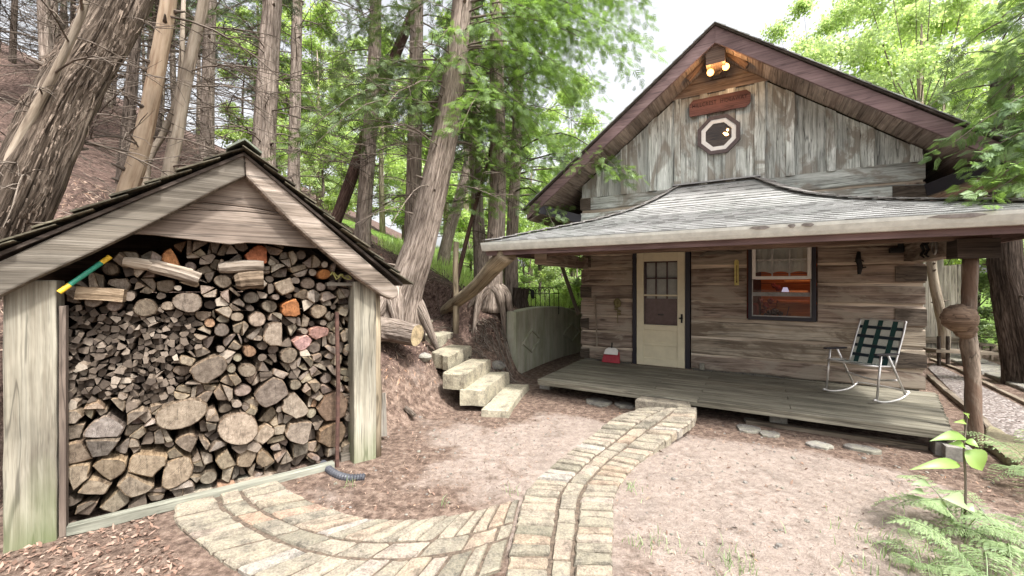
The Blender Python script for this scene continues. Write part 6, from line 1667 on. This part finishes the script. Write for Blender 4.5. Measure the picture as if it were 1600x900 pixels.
for i, (X, Yy, px) in enumerate(spots):
    kx = 0 if i % 3 == 0 else (1 if i % 3 == 1 else 2); src = (pA, pB, pC)[kx]
    o = src if src.name not in used and not used.add(src.name) else copy_tree(src)
    o.location = (X, Yy, gh(X, Yy)-.05); o.rotation_euler = (U(-.06, .06), U(-.06, .06), U(0, 6.28)); s_ = U(.85, 1.15); o.scale = (s_, s_, s_)
    far = 'near' if Yy < 11 else 'midway up' if Yy < 17 else 'far up'
    side = 'at the far left edge' if px < 60 else 'behind the shaggy cedar' if px < 190 else 'behind the pale trunks' if px < 330 else 'behind the big straight trunk' if px < 480 else 'beyond the red leaning trunk'
    o['label'] = f"{words[kx]} {far} the wooded slope {side}"; o['group'] = 'cedars on the hillside'

# --- broadleaf background trees
def leafy(name, label, H, W_, n, mat, sc, trunkmat='barkgrey', zlow=.15, group=None, clumps=34):
    t = thing(name, (0, 0, 0), label, 'tree' if H > 3.2 else 'shrub', group)
    m = MB(); m.tube([(0, 0, -.2), (.1, 0, H*.35), (0, .1, H*.8)], [H*.016+.02, H*.012+.015, .02], 8, .05)
    tb = []
    cl = []
    for k in range(clumps):
        a = U(0, 6.28); f = U(zlow, 1); rr = W_*math.sqrt(max(.05, 1-(2*(f-.45))**2*.8))*math.sqrt(R.random()); c = np.array((rr*math.cos(a), rr*math.sin(a), H*f)); cl.append(c)
        o = np.array((.05, .05, H*f*.6)); md = (o+c)/2+np.array((0, 0, -.05*H)); tb.append((np.array([o, md, c]), .012+.004*H/5, .004))
    m.build('trunk', M[trunkmat], t, smooth=True); tubes('limbs', tb, M['twig'], t, 4)
    per = n//clumps; acc = []
    for c in cl:
        r = NR.uniform(.13, .26)*W_; d = NR.normal(size=(per, 3)); pos = c+norm(d)*r*NR.random((per, 1))**.5*np.array([[1, 1, .6]])
        acc.append((pos, norm(d)+np.array([[0, 0, -.3]]), NR.uniform(.7, 1.3, per)*sc))
    foliage('crown', acc, T_BROAD, M[mat], t)
    return t
def spread(srcs, places, labelf, group):
    us = set()
    for i, (X, Yy, s_) in enumerate(places):
        src = srcs[i % len(srcs)]; o = src if src.name not in us and not us.add(src.name) else copy_tree(src)
        o.location = (X, Yy, gh(X, Yy)-.1); o.rotation_euler = (0, 0, U(0, 6.28)); o.scale = (s_, s_, s_*U(.9, 1.15)); o['label'] = labelf(i, X, Yy); o['group'] = group
lf = [leafy('leafy_tree', 'x', 9, 3.2, 5200, 'broad', .26), leafy('leafy_tree', 'x', 10, 3.4, 5200, 'broad', .28), leafy('leafy_tree', 'x', 8, 3., 4600, 'broadpale', .26)]
pl = []
for k, px in enumerate(range(400, 900, 33)):
    Yy = 17+6*R.random()+(k % 3)*4; pl.append(((px-CX)/F*Yy, Yy, U(.8, 1.1)))
lfl = lambda i, X, Yy: ('light green leafy tree %s in the wood' % (['far behind the big straight trunk', 'behind the slim upright trunk', 'beyond the foot of the red leaning trunk', 'left of the red leaning trunk', 'under the red leaning trunk', 'right of the red leaning trunk', 'left of the upright trunk beside the leaning cedar', 'behind the upright trunk beside the leaning cedar', 'behind the massive leaning cedar', 'beyond the lone bank post', 'above the lone bank post', 'behind the leaning porch log', 'behind the rooted cedar', 'above the iron fence', 'left of the porch roof end', 'beyond the eave of the cabin'][i % 16]))
spread(lf, pl, lfl, 'leafy trees beyond the cedars')
# undergrowth shrubs in the light patch
sb = [leafy('shrub', 'x', 2.2, 1.3, 1500, 'broad', .16, 'twig2', .05, None, 18), leafy('shrub', 'x', 1.7, 1.2, 1400, 'broad', .15, 'twig2', .05, None, 16)] if False else None
M['twig2'] = M['twig']
sb = [leafy('shrub', 'x', 2.2, 1.3, 1500, 'broad', .16, 'twig2', .05, None, 18), leafy('shrub', 'x', 1.7, 1.2, 1400, 'broadpale', .15, 'twig2', .05, None, 16)]
pl = []; spx = [430, 470, 500, 545, 590, 615, 640, 670, 700, 735, 790, 815, 840, 865, 890, 905, 830, 880, 760, 480]
for k, px in enumerate(spx):
    Yy = [13, 15, 12, 16, 13.5, 17, 13, 15, 16.5, 14, 12.5, 13.5, 12, 13, 14, 12.5, 16, 16.5, 16, 17][k]; pl.append(((px-CX)/F*Yy, Yy, U(.8, 1.15)))
spots_w = ['behind the shed ridge', 'near the slim upright trunk', 'on the slope below the red leaning trunk', 'beside the foot of the red leaning trunk', 'right of the red trunk', 'between the two middle trunks', 'behind the upright middle trunk', 'behind the massive leaning cedar', 'near the lone bank post', 'behind the leaning sapling', 'just right of the rooted cedar', 'behind the charred stump', 'above the charred stump', 'above the iron fence loops', 'left of the cabin corner', 'right beside the cabin corner', 'far behind the iron fence', 'far back near the porch eave', 'far back behind the leaning log', 'far up between cedar trunks']
spots_w = [w_ for k_, w_ in enumerate(spots_w) if k_ not in (3, 4, 5, 6, 7, 8)]; pl = [p_ for k_, p_ in enumerate(pl) if k_ not in (3, 4, 5, 6, 7, 8)]
spread(sb, pl, lambda i, X, Yy: 'light green leafy shrub '+spots_w[i], 'shrubs beyond the bank')
# right side trees
rt = [leafy('pale_tree', 'x', 11, 3.4, 6500, 'broadpale', .25, clumps=44), leafy('pale_tree', 'x', 9, 3., 5200, 'broad', .25, clumps=40)]
pl = [(11.2, 11.5, .95), (14.5, 14, 1.1), (12.2, 8.3, .8), (17.5, 13.5, 1.2), (15.5, 17.5, 1.15), (9.6, 13.2, .6), (21, 17, 1.3), (13.2, 15.6, 1.2), (15.9, 17.2, 1.35), (19, 20, 1.45), (10.8, 14.5, .95)]
rl = ['pale leafy tree just behind the right slope of the cabin roof', 'tall pale leafy tree right of the cabin roof', 'bushy green tree beyond the dark trunk at the right edge', 'pale leafy tree at the far right edge', 'pale leafy tree in the background right of the cabin', 'low green tree behind the plank fence', 'farthest pale tree at the right edge', 'pale leafy tree whose crown meets the sky beside the cabin roof', 'tall pale tree second from the sky gap above the cabin roof', 'very tall pale tree far behind the others at the upper right', 'pale green tree crown peeping just over the right roof slope']
spread(rt, pl, lambda i, X, Yy: rl[i], 'trees right of the cabin')
rs_ = [leafy('side_shrub', 'x', 2., 1.1, 1300, 'fern', .14, 'twig2', .05, None, 16)]
spread(rs_, [(10.6, 8.1, .8), (11.2, 8.2, 1.1), (12.2, 10.8, 1.1), (9.6, 6.6, .7), (12.8, 10.2, 1.3)], lambda i, X, Yy: 'green shrub '+['left of the dark trunk', 'right of the dark trunk', 'behind the plank bench', 'at the right end of the slab walk', 'far behind the dark trunk'][i], 'shrubs beside the slab walk')
Yd = 6.9
tree('dark_trunk_tree', 'dark rough tree trunk beyond the porch post at the right edge', [(P(1612, 590, Yd)[0], Yd, -.1), P(1602, 560, Yd), P(1588, 500, Yd), P(1576, 440, Yd), P(1570, 405, Yd), P(1568, 300, Yd), P(1566, 100, Yd)], [.33, .27, .23, .2, .19, .16, .12], M['barkdark'], dead=(8, 1.8, 4.5, 1.4), live=(34, 2.7, 6.5, 2.2), leaf='cedar', sides=18, flute=.1)
tree('crooked_trunk', 'pale crooked slim trunk in front of the plank fence', [(P(1474, 550, 9.4)[0], 9.4, -.1), P(1476, 520, 9.4), P(1468, 480, 9.4), P(1458, 430, 9.4), P(1456, 395, 9.4), P(1462, 300, 9.4)], [.11, .1, .09, .085, .08, .06], M['barkgrey'], dead=(4, 2., 3.5, 1.), sides=10)
# near cedar at the right edge, its boughs hang into the frame
def right_boughs():
    bx, by = 5.9, 3.6
    t = thing('overhanging_cedar', (bx, by, 0), 'cedar outside the right edge whose boughs hang over the cabin eave', 'tree')
    m = MB(); m.tube([(bx, by, -.1), (bx-.05, by, 2.5), (bx, by+.05, 6)], [.22, .17, .1], 14, .04, flute=.06); m.build('trunk', M['barkcedar'], t, smooth=True)
    acc = []; acc2 = []; tb = []
    tg = [(1505, 225, 4.1, 1), (1520, 255, 4.0, 1), (1530, 290, 3.8, 2), (1550, 305, 3.7, 2), (1560, 240, 4.2, 1), (1540, 170, 4.5, 1), (1570, 130, 4.5, 1), (1560, 60, 4.7, 1), (1590, 200, 4., 1), (1585, 300, 3.8, 2), (1575, 20, 4.8, 1), (1590, 90, 4.3, 1), (1580, 160, 4.6, 1), (1600, 250, 3.9, 1), (1610, 320, 3.7, 2), (1550, 215, 4.3, 1), (1540, 110, 4.8, 1)]
    for px, py, Yt, k in tg:
        e = np.array(P(px, py, Yt)); zt = e[2]+U(.3, .7); o = np.array((bx-.03, by, zt)); dv_ = e-o; L = math.hypot(dv_[0], dv_[1]); az = math.atan2(dv_[1], dv_[0])
        live_branch(acc if k == 1 else acc2, tb, o, az, L, .25, .25-dv_[2]/L, .13, 1.7, .3)
    tubes('boughs', tb, M['twig'], t, 5); foliage('sprays', acc, T_FINE, M['cedarmid'], t); foliage('fresh_sprays', acc2, T_FINE, M['cedarbright'], t)
M['cedarmid'] = leafmat('mid_green_cedar', (.05, .09, .035), (.2, .3, .11), .4)
right_boughs()

# ------------------------------------------------------------ foreground sapling and ferns
def sapling():
    Y = 2.75; bx, by = P(1506, 0, Y)[0], Y
    t = thing('sapling', (bx, by, 0), 'young sapling with large bright green oval leaves at the lower right', 'sapling')
    st = spline([(bx, by, 0), P(1508, 700, Y), P(1507, 620, Y), (P(1512, 580, Y)), P(1520, 570, Y)][:3]+[P(1512, 655, Y)], 8) if False else spline([(bx, by, -.02), P(1509, 760, Y), P(1506, 705, Y), P(1509, 668, Y), P(1511, 650, Y)], 14)
    m = MB(); m.tube([tuple(p) for p in st], [.008-.0003*i for i in range(14)], 7); m.build('stem', M['twig'], t, smooth=True)
    def leaf(px0, py0, px1, py1, wpx, tilt, mt='sapling', dy=-.05):
        a = np.array(P(px0, py0, Y)); b = np.array(P(px1, py1, Y+dy)); d = b-a; L = np.linalg.norm(d); d /= L
        side = np.cross(d, np.array((0, -math.cos(tilt), math.sin(tilt)))); side /= np.linalg.norm(side); up = np.cross(side, d); w_ = wpx/F*Y*.42
        vs = []; n = 9
        for i in range(n+1):
            s = i/n; ww = w_*math.sin(math.pi*min(1, s**.8))*(1.15-.4*s); c = a+d*L*s+up*(.10*L*math.sin(math.pi*s)-.12*L*s*s)
            vs += [tuple(c-side*ww+up*ww*.35), tuple(c), tuple(c+side*ww+up*ww*.35)]
        m = MB(); fs = []
        for i in range(n): fs += [[3*i, 3*i+1, 3*i+4, 3*i+3], [3*i+1, 3*i+2, 3*i+5, 3*i+4]]
        m.add(vs, fs, None, U(.3, 1)); m.build('leaf', M[mt], t, smooth=True)
    leaf(1508, 684, 1458, 685, 20, .9); leaf(1508, 690, 1530, 698, 20, .9); leaf(1507, 704, 1539, 736, 44, .25); leaf(1500, 726, 1428, 730, 20, .8); leaf(1508, 660, 1494, 659, 9, .5)
    leaf(1508, 700, 1486, 692, 16, .8); leaf(1507, 786, 1478, 778, 30, .6, 'fern'); leaf(1506, 790, 1524, 800, 22, .6, 'fern'); leaf(1480, 800, 1445, 785, 26, .6, 'fern'); leaf(1512, 652, 1508, 645, 8, .3); leaf(1452, 757, 1427, 755, 14, .8, 'fern'); leaf(1444, 770, 1424, 768, 12, .8, 'fern')
sapling()
def ferns():
    lab = ['fern fronds arching beside the sapling stem', 'fern spreading in the lower right corner', 'pale fern fronds at the right edge below the porch corner', 'fern clump right of the sapling, nearest the camera', 'small fern left of the sapling in the dirt']
    for i, (px, py, n, L, rad) in enumerate([(1508, 840, 9, .4, .0), (1575, 870, 9, .45, 0), (1630, 760, 9, .5, 0), (1545, 930, 9, .4, 0), (1440, 890, 6, .2, 0)]):
        x, y = gp(px, py, 0); t = thing('fern', (x, y, 0), lab[i], 'fern', 'ferns at the lower right'); tb = []; acc = []
        for k in range(n):
            az = 6.283*k/n+U(-.3, .3); l = L*U(.7, 1.2); q = branch_pts((x, y, 0), az, l, U(1.2, 1.9), U(1.0, 1.5), 9); tb.append((q, .004, .0015))
            for j in range(1, 9):
                for f in (0, .5):
                    if j == 8 and f: continue
                    o = q[j]*(1-f)+(q[min(j+1, 8)])*f; w_ = .11*L/.42*math.sin(math.pi*min(1, (j+f)/8.5))+.02
                    for sg in (-1, 1):
                        d = np.array([[math.cos(az+sg*1.15), math.sin(az+sg*1.15), -.1]]); acc.append((o[None, :], d, np.array([w_])))
        tubes('stalks', tb, M['fern'], t, 4); pos = np.concatenate([a[0] for a in acc]); d = np.concatenate([a[1] for a in acc]); s = np.concatenate([a[2] for a in acc])
        V, r = inst(T_FERN, pos, d, s, .15); np_mesh('fronds', V, 4, M['fern'], tuple(t.location), r, t)
ferns()

# ------------------------------------------------------------ litter, twigs and small grass
def ground_scatter(n, f):
    out = []
    while len(out) < n:
        X = NR.uniform(-6, 7, 4000); Yy = NR.uniform(1.6, 11, 4000); ok = f(X, Yy); out += list(zip(X[ok], Yy[ok]))
    return np.array(out[:n])
def free_ground(X, Y):
    xl = X*CAB.u[0]+Y*CAB.u[1]; yl = X*CAB.v[0]+Y*CAB.v[1]
    s_ = X*SH.u[0]+Y*SH.u[1]; d_ = X*SH.v[0]+Y*SH.v[1]
    cab_ = (xl > -3.75) & (yl > 5.7) & (xl < 2.1); sh_ = (d_ > 3.95) & (d_ < 5.4) & (s_ > -1.2) & (s_ < 1.4)
    return ~(cab_ | sh_)
def flakes(name, n, f, L0, L1, w0, w1, mat, label, lift=.006, tilt=.25, cat='leaf litter'):
    p = ground_scatter(n, f); X, Yy = p[:, 0], p[:, 1]; Z = gh_raw(X, Yy)+lift
    a = NR.uniform(0, 6.28, n); L = NR.uniform(L0, L1, n)*.5; W_ = NR.uniform(w0, w1, n)*.5
    e = .05; gx = (gh_raw(X+e, Yy)-gh_raw(X-e, Yy))/(2*e); gy = (gh_raw(X, Yy+e)-gh_raw(X, Yy-e))/(2*e)
    gx = np.clip(gx, -1.5, 1.5); gy = np.clip(gy, -1.5, 1.5)
    d = np.stack([np.cos(a), np.sin(a), np.zeros(n)], 1); s = np.stack([-np.sin(a), np.cos(a), np.zeros(n)], 1)
    for v in (d, s): v[:, 2] = v[:, 0]*gx+v[:, 1]*gy+NR.normal(size=n)*tilt
    c = np.stack([X, Yy, Z], 1); d = d*L[:, None]; s = s*W_[:, None]
    V = np.stack([c-d, c+s, c+d, c-s], 1).reshape(-1, 3)
    return np_mesh(name, V, 4, mat, (0, 4, 0), NR.random(n), kind='stuff', label=label, cat=cat)
def onpath(X, Y):
    m = ((np.abs(X-(.42+.55*np.clip(Y-3.3, 0, 9)*.75)) < .36) & (Y < 5.1)) | ((Y < 3.35+.0*X) & (Y > 2.2) & (X > -2.7) & (X < .2) & (np.abs(np.hypot(X+.9, (Y-4.4)*1.0)-1.8) < .38))
    return m
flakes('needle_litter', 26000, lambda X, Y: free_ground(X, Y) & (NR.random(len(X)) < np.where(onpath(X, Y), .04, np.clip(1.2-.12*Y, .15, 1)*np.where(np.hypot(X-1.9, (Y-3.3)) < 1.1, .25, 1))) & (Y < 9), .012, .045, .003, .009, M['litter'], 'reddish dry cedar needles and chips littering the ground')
flakes('dead_leaves', 5200, lambda X, Y: free_ground(X, Y) & ~onpath(X, Y) & (((X < -1.9) & (Y < 3.4)) | (NR.random(len(X)) < .012)) & (Y < 8), .02, .055, .01, .026, M['deadleaf'], 'brown dead leaves drifted at the foot of the left shed post', .012, .4)
flakes('slope_litter', 16000, lambda X, Y: free_ground(X, Y) & (gh_raw(X, Y) > .25) & (Y < 11), .02, .09, .004, .012, M['litter'], 'dry needles and bark scraps covering the bank and hillside', .01, .35)
def twigs():
    m = MB(); k = 0
    while k < 420:
        Yy = U(4.4, 13); X = (U(120, 800)-CX)/F*Yy
        if not bool(free_ground(np.array([X]), np.array([Yy]))[0]) or gh(X, Yy) < .3: continue
        a = U(0, 6.28); L = U(.15, .75); pts = []
        for j in range(5):
            t = j/4; x = X+math.cos(a)*L*t+U(-.03, .03); y = Yy+math.sin(a)*L*t+U(-.03, .03); pts.append((x, y, gh(x, y)+.015+U(0, .06)*math.sin(t*3.1)))
        r = U(.003, .011); m.tube(pts, [r, r, r*.9, r*.7, r*.4], 5, caps=False); k += 1
    # root fringe on the bank between the stairs and the wall
    for k in range(130):
        px = U(730, 792); py = U(500, 590)
        Yg = None
        for Yt in np.arange(5.5, 9, .04):
            X = (px-CX)/F*Yt
            if EYE+(CY-py)/F*Yt < gh(X, Yt): Yg = Yt; break
        if Yg is None or Yg < 6.7: continue
        L = U(.15, .5); X = (px-CX)/F*Yg; pts = []
        for j in range(5):
            t = j/4; x = X+L*.6*t*U(.4, 1)+U(-.02, .02); y = Yg-L*.5*t; pts.append((x, y, gh(x, y)+.03+.04*math.sin(3*t)))
        r = U(.004, .012); m.tube(pts, [r, r, r*.9, r*.7, r*.4], 5, caps=False)
    m.build('fallen_twigs', M['twig'], kind='stuff', label='fallen twigs and exposed roots strewn over the bank and hillside', cat='twigs', smooth=True)
twigs()
def pebbles():
    m = MB()
    for k in range(520):
        x = U(-1.5, 4.8); y = U(1.8, 5.2); xl, yl = CAB.loc(x, y)
        if yl > 5.6 or bool(onpath(np.array([x]), np.array([y]))[0]): continue
        r = U(.004, .014) if R.random() < .9 else U(.012, .022); m.sphere((x, y, gh(x, y)+r*.25), r, r*U(.7, 1.2), r*.6, 6, 4, .15)
    m.build('pebbles', M['flatstone'], kind='stuff', label='small pebbles scattered over the bare dirt yard', cat='pebbles')
pebbles()
def grass_tufts():
    pos = []; 
    for (px, py, n, sp_) in [(545, 760, 16, .04), (800, 770, 10, .03), (985, 762, 26, .06), (1130, 880, 40, .1), (1030, 850, 20, .06), (1400, 870, 50, .16), (1460, 890, 120, .2), (1540, 890, 160, .25), (1330, 895, 14, .1), (1170, 885, 20, .06), (690, 790, 8, .03), (1440, 850, 60, .15), (985, 850, 12, .05)]:
        x, y = gp(px, py, 0)
        for k in range(n): pos.append((x+NR.normal()*sp_, y+NR.normal()*sp_))
    pos = np.array(pos); n = len(pos); h = NR.uniform(.02, .09, n); a = NR.uniform(0, 6.28, n); w_ = .003
    c = np.stack([pos[:, 0], pos[:, 1], gh_raw(pos[:, 0], pos[:, 1])], 1); s = np.stack([np.cos(a), np.sin(a), 0*a], 1)*w_; ln = NR.normal(size=(n, 2))*.03
    tip = c+np.stack([ln[:, 0], ln[:, 1], h], 1); mid = (c+tip)/2+np.stack([-ln[:, 0]*.2, -ln[:, 1]*.2, h*.1], 1)
    V = np.stack([c-s, c+s, mid+s*.7, mid-s*.7, mid-s*.7, mid+s*.7, tip+s*.1, tip-s*.1], 1).reshape(-1, 3)
    np_mesh('grass_blades', V, 4, M['fern'], (0, 3, 0), NR.random(2*n), kind='stuff', label='sparse short grass tufts in the bare ground', cat='grass')
grass_tufts()
# grass beyond the bank
def meadow():
    n = 26000; X = NR.uniform(-6, 5, n); Yy = NR.uniform(9.5, 22, n); xl = X*CAB.u[0]+Yy*CAB.u[1]; ok = (xl < -4.05) & (X > -3.2-.12*(Yy-9)) & (Yy > 10+.5*np.sin(X*3)); X = X[ok]; Yy = Yy[ok]; n = len(X)
    h = NR.uniform(.1, .4, n); a = NR.uniform(0, 6.28, n); c = np.stack([X, Yy, gh_raw(X, Yy)-.02], 1); s = np.stack([np.cos(a), np.sin(a), 0*a], 1)*.012; ln = NR.normal(size=(n, 2))*.1
    tip = c+np.stack([ln[:, 0], ln[:, 1], h], 1); V = np.stack([c-s, c+s, tip+s*.2, tip-s*.2], 1).reshape(-1, 3)
    np_mesh('meadow_grass', V, 4, M['broad'], (0, 12, 1), NR.random(n), kind='stuff', label='bright green meadow grass in the clearing beyond the bank', cat='grass')
meadow()
